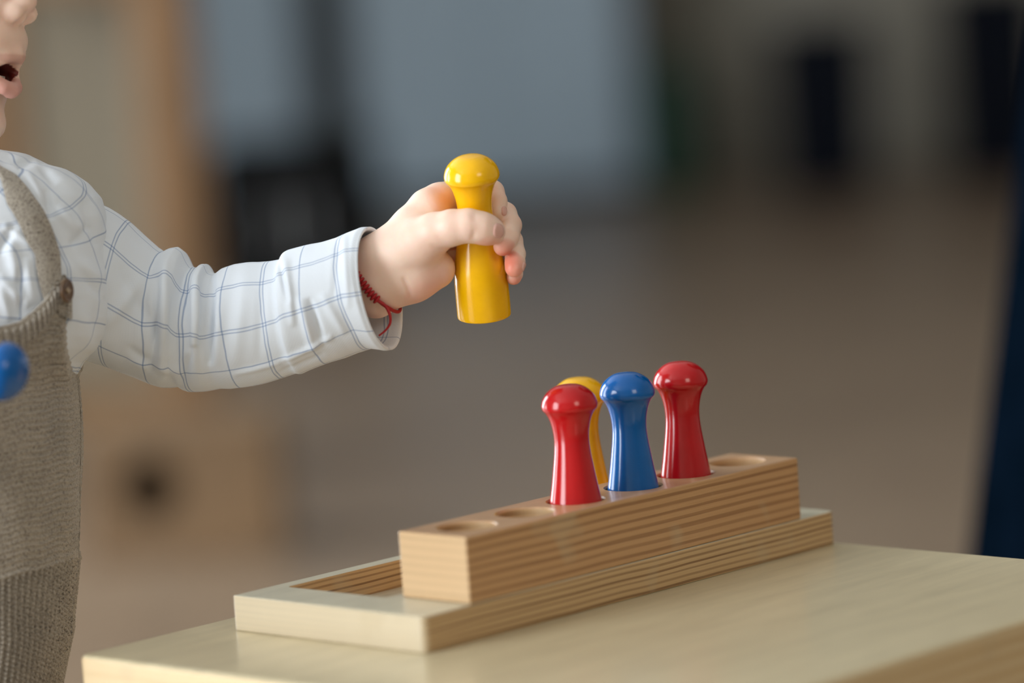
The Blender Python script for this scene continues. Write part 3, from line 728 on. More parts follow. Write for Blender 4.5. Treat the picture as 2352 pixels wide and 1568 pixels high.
# shirt body: horizontal slices, right-hand silhouette from the photo
yr = np.array([318, 330, 345, 352, 366, 380, 387, 400, 420, 455, 500, 560, 620, 680, 730, 770, 800, 830, 870, 950, 1040]); xr = np.array([-150, -60, 8, 60, 86, 112, 148, 172, 201, 231, 243, 247, 256, 262, 257, 243, 222, 188, 168, 160, 155])
bz = np.interp(yr, [318, 345, 400, 500, 700, 1040], [120, 150, 205, 262, 310, 300])
ysr = np.concatenate([np.linspace(318, 350, 14)[:-1], np.linspace(350, 1040, 232)])
cx0 = -268 + (ysr - 600) * .068; ax0 = np.interp(ysr, yr, xr) - cx0; bz0 = np.interp(ysr, yr, bz)
for q in (ax0, bz0): q[1:-1] = .25 * q[:-2] + .5 * q[1:-1] + .25 * q[2:]
dns = np.concatenate([np.linspace(-35, 95, 260)[:-1], np.linspace(95, 325, 60)[:-1]]) * PI / 180
CT, SN = np.cos(dns), np.sin(dns)
se = lambda c, p: np.sign(c) * np.abs(c) ** p
def torso_pt(y, c, s, cx, a, b, z0=-10, p=.86): return np.stack(np.broadcast_arrays(cx + a * se(c, p), y, z0 + b * se(s, p)), -1)
TB = torso_pt(ysr[:, None], CT[None, :], SN[None, :], cx0[:, None], ax0[:, None], bz0[:, None])
NT_ = normals_grid(TB); 
if NT_[100, 200, 2] < 0: NT_ = -NT_
D = wsum((dns[None, :] * 3 + 0 * ysr[:, None], ysr[:, None] / 50 + 0 * dns[None, :]), 11, 9, 2.4, (1.6, 1.0))
for a, b, w_, amp in [((0, 640), (60, 700), 12, 10), ((62, 400), (98, 462), 12, 8), ((105, 440), (120, 500), 8, -9), ((118, 395), (190, 445), 14, 7), ((135, 480), (190, 540), 13, 10), ((165, 560), (205, 520), 10, -10), ((150, 600), (230, 640), 22, 10), ((152, 590), (240, 690), 12, -6),
                      ((215, 470), (245, 560), 9, 5), ((190, 470), (222, 560), 8, -6), ((40, 380), (75, 372), 8, -8), ((90, 380), (125, 420), 8, -6), ((30, 360), (110, 384), 8, 5),
                      ((20, 560), (40, 640), 14, 9), ((0, 580), (30, 520), 10, -9), ((60, 600), (75, 690), 12, 8), ((45, 620), (50, 720), 8, -8), ((0, 660), (20, 730), 10, 7), ((10, 520), (70, 560), 8, 7), ((180, 700), (200, 800), 20, 6), ((225, 700), (215, 780), 14, -4)]:
    D = D + ridge(TB, a, b, w_, amp) * (SN > -.2)[None, :]
fadeD = np.clip((ysr - 322) / 30, 0, 1)[:, None]
TB2 = TB + NT_ * (D * fadeD)[..., None]
pu = np.concatenate([[0], np.cumsum(np.abs(np.diff(dns)))]) * 330
UVT = np.stack([np.broadcast_to(pu[None, :], TB.shape[:2]), np.broadcast_to(ysr[:, None], TB.shape[:2])], -1).copy()
# the check runs aslant over the shoulder, as the yoke is cut on the arm's line
rot = math.radians(28) * np.clip((640 - UVT[..., 1]) / 180, -.1, 1); uu, vv = UVT[..., 0] - 260, UVT[..., 1] - 640
UVT = np.stack([uu * np.cos(rot) + vv * np.sin(rot) + 2090 + 20, -uu * np.sin(rot) + vv * np.cos(rot) + 2044], -1)
so = loft('shirt', TB2, 1e9, M_SHIRT, person, uvf=UVT); so.name = 'shirt'
# collar: a soft turned edge round the neck
cs = []
for k in range(41):
    a = 2 * PI * k / 40; c_ = np.array([-255 + 225 * math.cos(a), 372 + 40 * math.sin(a) * .9 + 8 * math.cos(a), 5 + 150 * math.sin(a)])
    cs.append(c_)
ring_ = []
for k in range(41):
    a = 2 * PI * k / 40; rad_ = np.array([math.cos(a), 0, math.sin(a)])
    ring_.append([cs[k] + rad_ * 20 * math.cos(b) + np.array([0, 1., 0]) * 36 * math.sin(b) for b in np.linspace(0, 2 * PI, 17)[:-1]])
ring_ = np.array(ring_); uvc = np.zeros(ring_.shape[:2] + (2,)); uvc[..., 0] = 100; uvc[..., 1] = 100
loft('collar', ring_, 1e9, M_SHIRT, person, uvf=uvc)
# turned placket fold lying over the strap's inner edge
def roll(name, pts, mat, parent, seg=18, uvv=100.0):
    P = smooth_prof([p[:3] for p in pts], 8); Rr = smooth_prof([(p[3], 0) for p in pts], 8); P = np.array(P); n = len(P)
    rows = []
    T = np.gradient(P, axis=0); T /= np.linalg.norm(T, axis=1, keepdims=True)
    ref = np.array([0, 0, 1.])
    for i in range(n):
        a = np.cross(T[i], ref); a /= max(np.linalg.norm(a), 1e-6); b = np.cross(a, T[i]); r = Rr[i][0]
        rows.append([P[i] + (a * math.cos(q) + b * math.sin(q)) * r for q in np.linspace(0, 2 * PI, seg + 1)[:-1]])
    rows = np.array(rows); return loft(name, rows, 1e9, mat, parent, uvf=np.full(rows.shape[:2] + (2,), uvv))

# ------------------------------------------------------------------ overalls
def shirt_z(x, y):
    cx = -268 + (y - 600) * .068; a = np.interp(y, yr, xr) - cx; b = np.interp(y, yr, bz)
    return -10 + b * np.clip(1 - np.clip(np.abs((x - cx) / a), 0, .995) ** (1 / .86 * 2), 0, 1) ** .43
def img_z(x, y):
    """depth of the shirt front where the photograph shows it at (x, y)"""
    x = np.asarray(x, float); y = np.asarray(y, float); z = np.zeros(np.broadcast(x, y).shape) + 150.
    for _ in range(5):
        q = unp(np.stack(np.broadcast_arrays(x, y, z), -1)); z = .5 * z + .5 * shirt_z(q[..., 0], q[..., 1])
    return z
def over_shirt(x, y, z, t_):
    w_ = np.clip((905 - y) / 60, 0, 1) * np.clip(np.sin(t_) / .16, 0, 1)
    zs = shirt_z(x, y) + 8; return z + (np.maximum(z, zs) - z) * w_
yo = np.array([600, 700, 760, 850, 950, 1050, 1150, 1230, 1330, 1420, 1450, 1500, 1568, 1700, 1850]); xo = np.array([162, 165, 169, 178, 185, 187, 184, 178, 168, 160, 160, 150, 136, 118, 110]) - 15.0 * np.clip((np.array([600, 700, 760, 850, 950, 1050, 1150, 1230, 1330, 1420, 1450, 1500, 1568, 1700, 1850]) - 740) / 100, 0, 1)
nx_ = np.array([-700, -445, -430, -400, -370, -300, -150, 0, 40, 70, 100, 115, 127, 134, 140, 158, 164, 169, 175, 400]); ny_ = np.array([800, 800, 640, 662, 690, 740, 765, 748, 737, 716, 687, 662, 646, 640, 637, 636, 640, 700, 790, 800])
front = np.concatenate([np.linspace(-20, 12, 90)[:-1], np.linspace(12, 80, 230)[:-1], np.linspace(80, 180, 70)[:-1], np.linspace(180, 340, 60)[:-1]]) * PI / 180
def tors(yv, th_):
    cx = -268 + (yv - 600) * .068; a = np.interp(yv, yo, xo) - cx; b = np.interp(yv, [600, 750, 1000, 1300, 1850], [300, 318, 322, 300, 255]); z0 = -10 - (yv - 600) * .055
    c, s = np.cos(th_), np.sin(th_); return np.stack(np.broadcast_arrays(cx + a * se(c, .86), yv, z0 + b * se(s, .86)), -1)
ytop = np.full(len(front), 800.)
for it in range(6):                                          # top edge follows the neckline across the front
    P = tors(ytop, front); P[:, 2] = over_shirt(P[:, 0], P[:, 1], P[:, 2], front); Pi = toimg(P); yt = 784 + (np.interp(Pi[:, 0], nx_, ny_) - 784) / (D0 / (D0 - P[:, 2] * S)); yt = np.where(np.sin(front) > .02, yt, 800); ytop = .5 * ytop + .5 * yt
# the button tab on the left strap and the bib corner
ytop = np.where(np.sin(front) <= .02, 800, ytop)
ytop = np.convolve(np.pad(ytop, 2, mode='edge'), [.1, .2, .4, .2, .1], 'valid')
nv = 430
vv_ = np.concatenate([np.linspace(0, 75, 40)[:-1], [75]])
rows = []
dist = []
vfrac = np.linspace(0, 1, nv - 40)
for k, t_ in enumerate(vv_): rows.append(ytop + t_); dist.append(np.full(len(front), t_))
for f_ in vfrac[1:]: rows.append(ytop + 75 + (1850 - ytop - 75) * f_); dist.append(75 + (1850 - ytop - 75) * f_)
Yg = np.array(rows); Dg = np.array(dist)
OV = tors(Yg, np.broadcast_to(front, Yg.shape)); OV[..., 2] = over_shirt(OV[..., 0], OV[..., 1], OV[..., 2], np.broadcast_to(front, Yg.shape)); NO = normals_grid(OV)
if NO[200, 200, 2] < 0: NO = -NO
topP = tors(ytop, front); arc = np.concatenate([[0], np.cumsum(np.linalg.norm(np.diff(topP, axis=0), axis=1))])
onband = (Dg < 56) & (Yg < 1200)
rib = 3.6 * np.sign(np.cos(2 * PI * arc / 20))[None, :] * np.abs(np.cos(2 * PI * arc / 20))[None, :] ** .6 + 3
edge = np.clip(Dg / 5, 0, 1)
band = rib * np.clip((Dg - 8) / 8, 0, 1) * np.clip((56 - Dg) / 6, 0, 1) + 4
arc2 = front * 430
X_ = OV[..., 0]
phase = (Yg + .22 * X_ + 2.2 * np.sin(arc2 / 23)[None, :]) / 14.0
cosr = np.cos(2 * PI * phase); loops_ = np.cos(2 * PI * (arc2 / 9.5)[None, :] + PI * np.floor(phase))
amp = 1.0 + 1.6 * np.clip((X_ - 20) / 110, 0, 1)
amp = amp * np.clip(np.sin(front) / .35, .3, 1)[None, :]
rowsd = amp * np.sign(cosr) * np.abs(cosr) ** .7 + .5 * loops_
wa = 1359 - .28 * np.abs(X_ + 140)
wl_ = np.clip((Yg - wa) / 8, 0, 1)
ribw = 5.0 * np.cos(2 * PI * arc2 / 23)[None, :] + 2.2 * np.cos(2 * PI * Yg / 11 + PI * np.round(arc2 / 23)[None, :])
ribw = ribw + 0
disp = np.where(Dg < 56, band, rowsd) * (1 - wl_) + wl_ * ribw
disp = disp + 5 * np.exp(-((Yg - wa) / 9) ** 2) + 3 * np.exp(-((Dg - 58) / 5) ** 2) * (Dg < 90)
disp = disp + wsum((np.broadcast_to(arc2 / 60, Yg.shape), Yg / 60), 21, 7, 2.5, (1, 1))
OV2 = OV + NO * (disp + 12)[..., None]
inn = OV[0] + NO[0] * 2.0; OV2 = np.concatenate([[OV[3] + NO[3] * 1.0], [inn], OV2])
ov = loft('overalls', OV2, 1e9, M_KNIT, person)
ov['label'] = 'taupe knitted overalls with ribbed bib edge and waist'
# trouser legs of the overalls
for hip, an, s_ in ((HIP_L, AN_L, 1), (HIP_R, AN_R, -1)):
    rr = []
    for t_ in np.linspace(0, 1, 90):
        p = hip + (an - hip) * t_ + np.array([0, 0, 40 * math.sin(PI * t_)]) + np.array([0, 180 * (1 - t_), 0]) * .6
        R_ = np.interp(t_, [0, .3, .6, .92, 1], [190, 172, 150, 135, 100]) + 2.5 * math.sin(t_ * 300)
        rr.append([p + np.array([math.cos(q) * R_, 0, math.sin(q) * R_]) for q in np.linspace(0, 2 * PI, 65)[:-1]])
    loft('trouser_leg', np.array(rr), 1e9, M_KNIT, person)
    # shoe: sole and upper, toes forward
    ank = L2W(an)[0]; fw = RM @ np.array([.25, 0, 1.]); fw[2] = 0; fw /= np.linalg.norm(fw); sd = np.array([fw[1], -fw[0], 0])
    ops = [('add', [ell((0, 0, 45), (34, 46, 40)), ell((0, 40, 26), (36, 62, 26)), ell((0, -20, 26), (30, 40, 28))], 14, 0)]
    SV, SF = polygonise(Body(ops), axis_grid([(-50, 3), (50, None)]), axis_grid([(-80, 3), (120, None)]), axis_grid([(-1, 3), (100, None)]))
    SV[:, 2] = np.maximum(SV[:, 2], 3)
    W_ = ank * np.array([1, 1, 0]) + np.array([0, 0, FLOOR_Z]) + (SV[:, :1] * sd + SV[:, 1:2] * fw + SV[:, 2:] * np.array([0, 0, 1.])) / 1000
    mesh_obj('shoe', W_, SF, plain('brown_shoe_leather', srgb(96, 66, 44), .5), person)

# strap over the shoulder, lying on the shirt
sl_ = np.array([(-150, 352), (-70, 368), (0, 402), (15, 467), (31, 491), (46, 519), (61, 556), (80, 583), (83, 614), (92, 657), (101, 689), (112, 712)], float)
sr_ = np.array([(-135, 322), (-55, 336), (0, 380), (37, 400), (61, 427), (101, 482), (122, 528), (138, 580), (141, 626), (143, 660), (141, 690), (138, 712)], float)
tS = np.linspace(0, len(sl_) - 1, 150); li = np.stack([np.interp(tS, range(len(sl_)), sl_[:, k]) for k in (0, 1)], 1); ri = np.stack([np.interp(tS, range(len(sr_)), sr_[:, k]) for k in (0, 1)], 1)
for q in (li, ri):
    for _ in range(8): q[1:-1] = .25 * q[:-2] + .5 * q[1:-1] + .25 * q[2:]
uS = np.linspace(0, 1, 28); rows = []
for i in range(len(tS)):
    xy = li[i] + (ri[i] - li[i]) * uS[:, None]; z = img_z(xy[:, 0], xy[:, 1])
    z = np.maximum(z, -40) + 14 + 5 * np.sin(PI * uS) + 1.5 * np.cos(uS * 2 * PI * 5 + (i % 2) * PI)
    topr = np.column_stack([xy, z]); botr = topr[::-1].copy(); botr[:, 2] -= 15
    rows.append(np.concatenate([topr, botr]))
sp_ = np.array(rows); sp_[:, :, 2] = .5 * sp_[:, :, 2] + .25 * np.roll(sp_[:, :, 2], 1, 0) + .25 * np.roll(sp_[:, :, 2], -1, 0); sp_[0] = rows[0]; sp_[-1] = rows[-1]; sp_ = unp(sp_)
loft('strap', sp_, 1e9, M_KNIT, ov)
# the other strap, over the right shoulder
sp2 = []
for i in range(len(tS)):
    xy = ri[i] + (li[i] - ri[i]) * uS[:, None]; xy = np.column_stack([-310 - xy[:, 0], xy[:, 1]]); z = np.maximum(img_z(xy[:, 0], xy[:, 1]), -40) + 14 + 5 * np.sin(PI * uS)
    topr = np.column_stack([xy, z]); botr = topr[::-1].copy(); botr[:, 2] -= 15; sp2.append(np.concatenate([topr, botr]))
loft('strap', unp(np.array(sp2)), 1e9, M_KNIT, ov)
# knitted tab that carries the button
tab = []
for t_ in np.linspace(0, 1, 50):
    row = []
    yc = 632 + 90 * t_; x0 = 118 + 18 * t_ if t_ > .2 else 118 + 22 * (.2 - t_) / .2 * 1.0 + 3.6; x1 = 166 - (10 * (.2 - t_) / .2 if t_ < .2 else 0)
    for u in np.linspace(0, 1, 24):
        x = x0 + (x1 - x0) * u; zz = float(img_z(min(x, 150), yc)) - max(0, u - .8) * 90
        row.append((x, yc + 10 * u - 6 * math.sin(PI * u) * (1 - t_), zz + 26 + 2.0 * math.cos(t_ * 2 * PI * 9) + 1.2 * math.cos(u * 2 * PI * 4)))
    row = np.array(row); bk = row[::-1].copy(); bk[:, 2] -= 22; tab.append(np.concatenate([row, bk]))
loft('button_tab', unp(np.array(tab)), 1e9, M_KNIT, ov)
# wooden button with raised rim and a knot of thread
bc = unp(np.array([153.0, 667, float(img_z(148, 667)) + 40])); bn = np.array([.93, -.02, .37]); bn /= np.linalg.norm(bn)
bvs, bfs = lathe([(0, 2.0), (9, 2.2), (17, 2.6), (21, 5.0), (25, 6.0), (28, 4.5), (29, 0), (27, -4), (0, -4)], 48)
bvs = np.array(bvs) * .93; t1 = np.cross(bn, [0, 1, 0]); t1 /= np.linalg.norm(t1); t2 = np.cross(bn, t1)
btn = mesh_obj('button', L2W(bc + bvs[:, :1] * t1 + bvs[:, 1:2] * t2 + bvs[:, 2:] * bn), bfs, speckled('brown_wood_button', srgb(84, 62, 42), srgb(108, 82, 58), 300, .45), ov)
btn['label'] = 'brown wooden button on the left strap'
th_b = Body([('add', chain([tuple(bc + bn * 3 + t2 * 5) + (3,), tuple(bc + bn * 5 - t2 * 5) + (3,)]) + chain([tuple(bc + bn * 3 + t1 * 5) + (3,), tuple(bc + bn * 5 - t1 * 5) + (3,)]), 2, 0)])
TV, TF = polygonise(th_b, axis_grid([(bc[0] - 16, 1.2), (bc[0] + 16, None)]), axis_grid([(bc[1] - 14, 1.2), (bc[1] + 14, None)]), axis_grid([(bc[2] - 16, 1.2), (bc[2] + 18, None)]))
mesh_obj('button_thread', L2W(TV), TF, plain('pale_thread', srgb(168, 152, 132), .9), btn)
# right sleeve (outside the frame)
rr = []
pa = [SH_R + np.array([60, -10, 0]), SH_R, (SH_R + EL_R) / 2, EL_R, (EL_R + WR2) / 2, WR2 + (EL_R - WR2) * .15]
pr_ = [150, 150, 140, 130, 115, 110]
for t_ in np.linspace(0, 5, 120):
    p = np.array([np.interp(t_, range(6), [q[k] for q in pa]) for k in range(3)]); R_ = np.interp(t_, range(6), pr_) + 3 * math.sin(t_ * 9)
    rr.append((p, R_))
PP = np.array([q[0] for q in rr])
for _ in range(30): PP[1:-1] = .25 * PP[:-2] + .5 * PP[1:-1] + .25 * PP[2:]
TT = np.gradient(PP, axis=0); TT /= np.linalg.norm(TT, axis=1, keepdims=True); out = []
for i in range(len(PP)):
    a = np.cross(TT[i], [0.3, 0, 1.]); a /= np.linalg.norm(a); b = np.cross(a, TT[i]); out.append([PP[i] + (a * math.cos(q) + b * math.sin(q)) * rr[i][1] for q in np.linspace(0, 2 * PI, 49)[:-1]])
out = np.array(out); uvr = np.stack([np.broadcast_to((np.arange(48) / 48 * 900)[None, :], out.shape[:2]), np.broadcast_to((np.arange(len(PP)) * 9.0)[:, None], out.shape[:2])], -1)
loft('shirt_sleeve', out, 900.0, M_SHIRT, person, uvf=uvr.copy())

# ------------------------------------------------------------------ red cord bracelet
br_root = empty('bracelet', L2W([868, 700, 60])[0]); tag(br_root, "thin red braided cord bracelet on the child's wrist below the cuff", 'bracelet')
wc = np.array([866., 648, -6]); 
def tube_pts(pts, r, name, parent, mat, seg=10, rf=None):
    P = np.array(pts, float); T = np.gradient(P, axis=0); T /= np.maximum(np.linalg.norm(T, axis=1, keepdims=True), 1e-6); rows = []
    ref = np.array([.2, .3, 1.])
    for i in range(len(P)):
        a = np.cross(T[i], ref); a /= np.linalg.norm(a); b = np.cross(a, T[i]); rad = r if rf is None else rf(i / (len(P) - 1))
        rows.append([P[i] + (a * math.cos(q) + b * math.sin(q)) * rad for q in np.linspace(0, 2 * PI, seg + 1)[:-1]])
    R_ = np.array(rows); n, m_, _ = R_.shape; idx = np.arange(n * m_).reshape(n, m_); a = idx[:-1]; b = idx[1:]
    F_ = [tuple(q) for q in np.stack([a, np.roll(a, -1, 1), np.roll(b, -1, 1), b], -1).reshape(-1, 4)] + [tuple(idx[0][::-1]), tuple(idx[-1])]
    return mesh_obj(name, L2W(R_.reshape(-1, 3)), F_, mat, parent)
# path of the cord, front part seen, then round the back of the wrist; projected onto the skin by marching
def on_skin(p, dirv, off):
    P = np.array(p, float)[None, :]; d = np.array(dirv, float); d /= np.linalg.norm(d)
    for _ in range(60):
        v = B_main(P)[0] - off
        if abs(v) < .3: break
        P = P + d * (-v) * .8 * -1 if False else P - d * v * .8
    return P[0]
front_path = [(806, 606), (822, 634), (838, 655), (856, 678), (872, 692), (888, 704), (903, 710)]
fp = np.array(smooth_prof([(x, y) for x, y in front_path], 10)); FP = []
for x, y in fp: FP.append(on_skin((x, y, 75), (0, 0, 1), 6) if y < 706 else None)
FP = np.array([q for q in FP if q is not None])
last = FP[-1]
back = []
c_b = np.array([862., 650, -8])
ang = np.linspace(0, 1, 50)
A0 = FP[-1] - c_b; A1 = FP[0] - c_b
def orient(v): return v / np.linalg.norm(v)
n_pl = orient(np.cross(orient(FP[0] - FP[-1]), orient(np.array([0, 0, 1.]))))
e_a = orient(A0); 
nn = orient(np.cross(A0, A1)); e_b = np.cross(nn, e_a)
th1 = math.atan2(A1 @ e_b, A1 @ e_a)
sweep = th1 - 2 * PI if th1 > 0 else th1 + 2 * PI
for t_ in ang[1:-1]:
    a = sweep * t_; d = e_a * math.cos(a) + e_b * math.sin(a); q = on_skin(c_b + d * 90, d, 6); back.append(q)
tube_pts(np.concatenate([FP, back, FP[:1]]), 4.2, 'cord', br_root, M_CORD)
# braided knots: stacked wraps along the front
kpts = FP[(fp[:len(FP), 0] > 812) & (fp[:len(FP), 0] < 871)]
kl = np.concatenate([[0], np.cumsum(np.linalg.norm(np.diff(kpts, axis=0), axis=1))]); nk = 10
for k in range(nk):
    s0 = kl[-1] * (k + .5) / nk; p = np.array([np.interp(s0, kl, kpts[:, c]) for c in range(3)]); p2 = np.array([np.interp(s0 + 1, kl, kpts[:, c]) for c in range(3)])
    t_ = p2 - p if np.linalg.norm(p2 - p) > 0 else kpts[-1] - kpts[-2]; t_ = t_ / np.linalg.norm(t_)
    side = np.cross(t_, [0, 0, 1.]); side /= np.linalg.norm(side); up_ = np.cross(side, t_)
    vs, fs = lathe([(0, 1)] + [(math.sin(a), math.cos(a)) for a in np.linspace(.25, PI - .25, 8)] + [(0, -1)], 14); vs = np.array(vs)
    R3 = np.stack([t_ * .95 + side * .2, side, up_], 0)
    mesh_obj('braid_knot', L2W(p + up_ * 2 + (vs * np.array([4.6, 11.5, 8])) @ R3), fs, M_CORD, br_root)
q0 = FP[-1]
tail = np.array(smooth_prof([tuple(on_skin((868, 690, 75), (0, 0, 1), 8)), (886, 702, q0[2] + 14), (897, 722, q0[2] + 24), (898, 742, q0[2] + 22), (888, 758, q0[2] + 18), (872, 771, q0[2] + 16)], 8))
tube_pts(tail, 4, 'cord_tail', br_root, M_CORD, rf=lambda t: 4.2 - 2.0 * t)

# ------------------------------------------------------------------ things in the room behind
def fl(px, py): # point on the floor seen at this pixel
    d = RM @ np.array([(px - 1176) / FPX, -(py - 784) / FPX, -1]); t = (FLOOR_Z - CAM[2]) / d[2]; return CAM + d * t
def rd(p): q = np.array(p) - CAM; return q @ RGT, q @ FWD
def furn(name, r, d, label, cat, group=None):
    o = empty(name, room(r, d, FLOOR_Z)); o.rotation_euler = Euler((0, 0, -YAW)); tag(o, label, cat, group); return o
def fb(name, root, x0, x1, y0, y1, z0, z1, mat, bev=.004):
    o = bm_obj(name, box_bm(x0, x1, y0, y1, z0, z1, bev=bev), mat, parent=root); return o
def rx(px, d): return (px - 1176) / FPX * d
M_NAVY = plain('navy_plastic', srgb(8, 13, 24), .6, Specular_IOR_Level=.1); M_BLACK = plain('black_laminate', srgb(8, 8, 8), .7, Specular_IOR_Level=.1); M_PINE = speckled('honey_pine', srgb(116, 86, 54), srgb(132, 98, 64), 9, .5)
M_PALE = plain('pale_blue_grey_laminate', srgb(160, 177, 190), .6); M_GREEN = plain('dark_green_felt', srgb(40, 66, 54), .9, Specular_IOR_Level=.1); M_TAUPE = plain('taupe_panel', srgb(134, 124, 106), .8); M_CRATE = speckled('worn_brown_pine', srgb(112, 88, 62), srgb(128, 100, 70), 9, .7); M_METAL = plain('brushed_metal', srgb(150, 150, 150), .3, Metallic=1.0)
def cabinet(name, d, px0, px1, h, depth, mat, label, doors=2, group=None):
    x0, x1 = rx(px0, d), rx(px1, d); c = (x0 + x1) / 2; w2 = (x1 - x0) / 2
    t = furn(name, c, d + depth / 2, label, 'cabinet', group)
    fb('body', t, -w2, w2, -depth / 2, depth / 2, .03, h, mat); fb('plinth', t, -w2 + .02, w2 - .02, -depth / 2 + .03, depth / 2, 0, .03, M_BLACK)
    for k in range(doors):
        a = -w2 + .004 + (2 * w2 - .008) * k / doors; b = -w2 + .004 + (2 * w2 - .008) * (k + 1) / doors
        dr = fb('door', t, a + .002, b - .002, -depth / 2 - .018, -depth / 2, .04, h - .01, mat, .002)
        hx = b - .03 if k == 0 else a + .03; fb('handle', dr, hx - .006, hx + .006, -depth / 2 - .034, -depth / 2 - .018, h * .5 - .05, h * .5 + .05, M_METAL, .002)
    return t
cabinet('storage_cabinet', 8.95, 860, 1490, 1.55, .45, M_PALE, 'wide pale blue-grey cabinet against the back wall, top centre')
cabinet('storage_cabinet', 8.95, 400, 735, 1.55, .45, M_PALE, 'narrow pale blue-grey cabinet behind the black cabinet', doors=1)
cabinet('low_cabinet', 7.0, 505, 880, .285, .38, M_BLACK, 'low black cabinet left of centre behind the raised sleeve')
# wooden shelf unit at the left
d = 4.7
sh = furn('shelf_unit', rx(190, d), d + .15, 'honey-coloured wooden shelf unit at left behind the child', 'shelf')
wsh = rx(420, d) - rx(-120, d)
for sx in (-1, 1):
    for sy in (-1, 1):
        a = sx * (wsh / 2 - .0275); fb('upright', sh, a - .0275, a + .0275, sy * .135 - .015, sy * .135 + .015, 0, 1.1, M_PINE)
fb('back_panel', sh, -wsh / 2 + .055, wsh / 2 - .055, .135, .15, .05, 1.1, M_TAUPE)
for z in (.10, .64, .86, 1.08): fb('shelf', sh, -wsh / 2 + .055, wsh / 2 - .055, -.15, .135, z, z + .02, M_PINE)
# wooden crate with round hand hole
cr = furn('wooden_crate', rx(400, 4.35), 4.35, 'small wooden crate with a dark round opening, on the floor below the sleeve', 'crate')
cb2 = bmesh.new(); Wc, Hc, Dc = .22, .14, .16
fb('side', cr, -Wc / 2, -Wc / 2 + .012, -Dc / 2, Dc / 2, 0, Hc, M_CRATE, .002); fb('side', cr, Wc / 2 - .012, Wc / 2, -Dc / 2, Dc / 2, 0, Hc, M_CRATE, .002)
fb('back', cr, -Wc / 2 + .012, Wc / 2 - .012, Dc / 2 - .012, Dc / 2, 0, Hc, M_CRATE, .002); fb('bottom', cr, -Wc / 2 + .012, Wc / 2 - .012, -Dc / 2 + .012, Dc / 2 - .012, 0, .012, M_CRATE, .002)
fr = fb('front', cr, -Wc / 2 + .012, Wc / 2 - .012, -Dc / 2, -Dc / 2 + .012, 0, Hc, M_CRATE, .002)
vs, fs = lathe([(0, .03), (.033, .03), (.033, -.03), (0, -.03)], 32); cm = bmesh.new(); vv = [cm.verts.new((x - .035, z - Dc / 2 + .006, y + .085)) for x, y, z in vs]
for f in fs: cm.faces.new([vv[k] for k in f])
cu = bm_obj('cutter', cm, M_CRATE, loc=cr.location, rot=cr.rotation_euler); bpy.context.view_layer.update(); boolean(fr, cu)
fb('lid', cr, -Wc / 2, Wc / 2, -Dc / 2, Dc / 2, Hc, Hc + .010, M_CRATE, .002)
# two dark navy bins
def waste_bin(px0, px1, d, h, label):
    w_ = (rx(px1, d) - rx(px0, d)); t = furn('waste_bin', (rx(px0, d) + rx(px1, d)) / 2, d, label, 'bin', 'navy bins by the back wall')
    b = bmesh.new(); r = bmesh.ops.create_cube(b, size=1)
    for v in r['verts']:
        k = .46 if v.co.z < 0 else .5; v.co = Vector((v.co.x * 2 * k * w_, v.co.y * 2 * k * w_ * .8, (v.co.z + .5) * h))
    bmesh.ops.delete(b, geom=[f for f in b.faces if f.normal.z > .9], context='FACES_ONLY')
    o = bm_obj('bucket', b, M_NAVY, parent=t); apply_mod(o, lambda q: setattr(q.modifiers.new('s', 'SOLIDIFY'), 'thickness', .006))
    rm_ = bmesh.new(); e = .01
    for a in ((-w_ / 2 - e, w_ / 2 + e, -w_ * .4 - e, -w_ * .4 + .004), (-w_ / 2 - e, w_ / 2 + e, w_ * .4 - .004, w_ * .4 + e), (-w_ / 2 - e, -w_ / 2 + .004, -w_ * .4, w_ * .4), (w_ / 2 - .004, w_ / 2 + e, -w_ * .4, w_ * .4)): box_bm(*a, h - .015, h + .004, bm=rm_)
    bm_obj('rim', rm_, M_NAVY, parent=t); return t
waste_bin(1815, 2035, 8.7, .375, 'dark navy bin standing alone in front of the back wall, upper right')
waste_bin(2215, 2435, 8.7, .45, "dark navy bin partly hidden by the adult's skirt at right edge")
# green cushion-like felt basket against the wall
gb = furn('felt_basket', rx(1575, 8.9), 8.9, 'blurred dark green felt basket hanging low right of the wide cabinet', 'basket')
vs, fs = lathe(smooth_prof([(0, .30), (.055, .30), (.06, .29), (.068, .2), (.066, .1), (.06, .0), (0, 0)], 4), 40)
mesh_obj('bowl', np.array(vs) + np.array(gb.location), fs, M_GREEN, gb).rotation_euler = (0, 0, 0)
vs = [np.array([.05 * math.cos(a), 0, .30 + .05 * math.sin(a)]) for a in np.linspace(0, PI, 14)]
hb_ = bmesh.new()
prev = None
for p in vs:
    ring = [hb_.verts.new((p[0] + .006 * math.cos(q) * (p[0] / .05), .006 * math.sin(q), p[2] + .006 * math.cos(q) * ((p[2] - .3) / .05))) for q in np.linspace(0, 2 * PI, 9)[:-1]]
    if prev:
        for k in range(8): hb_.faces.new([prev[k], prev[(k + 1) % 8], ring[(k + 1) % 8], ring[k]])
    prev = ring
bm_obj('basket_handle', hb_, M_GREEN, parent=gb)

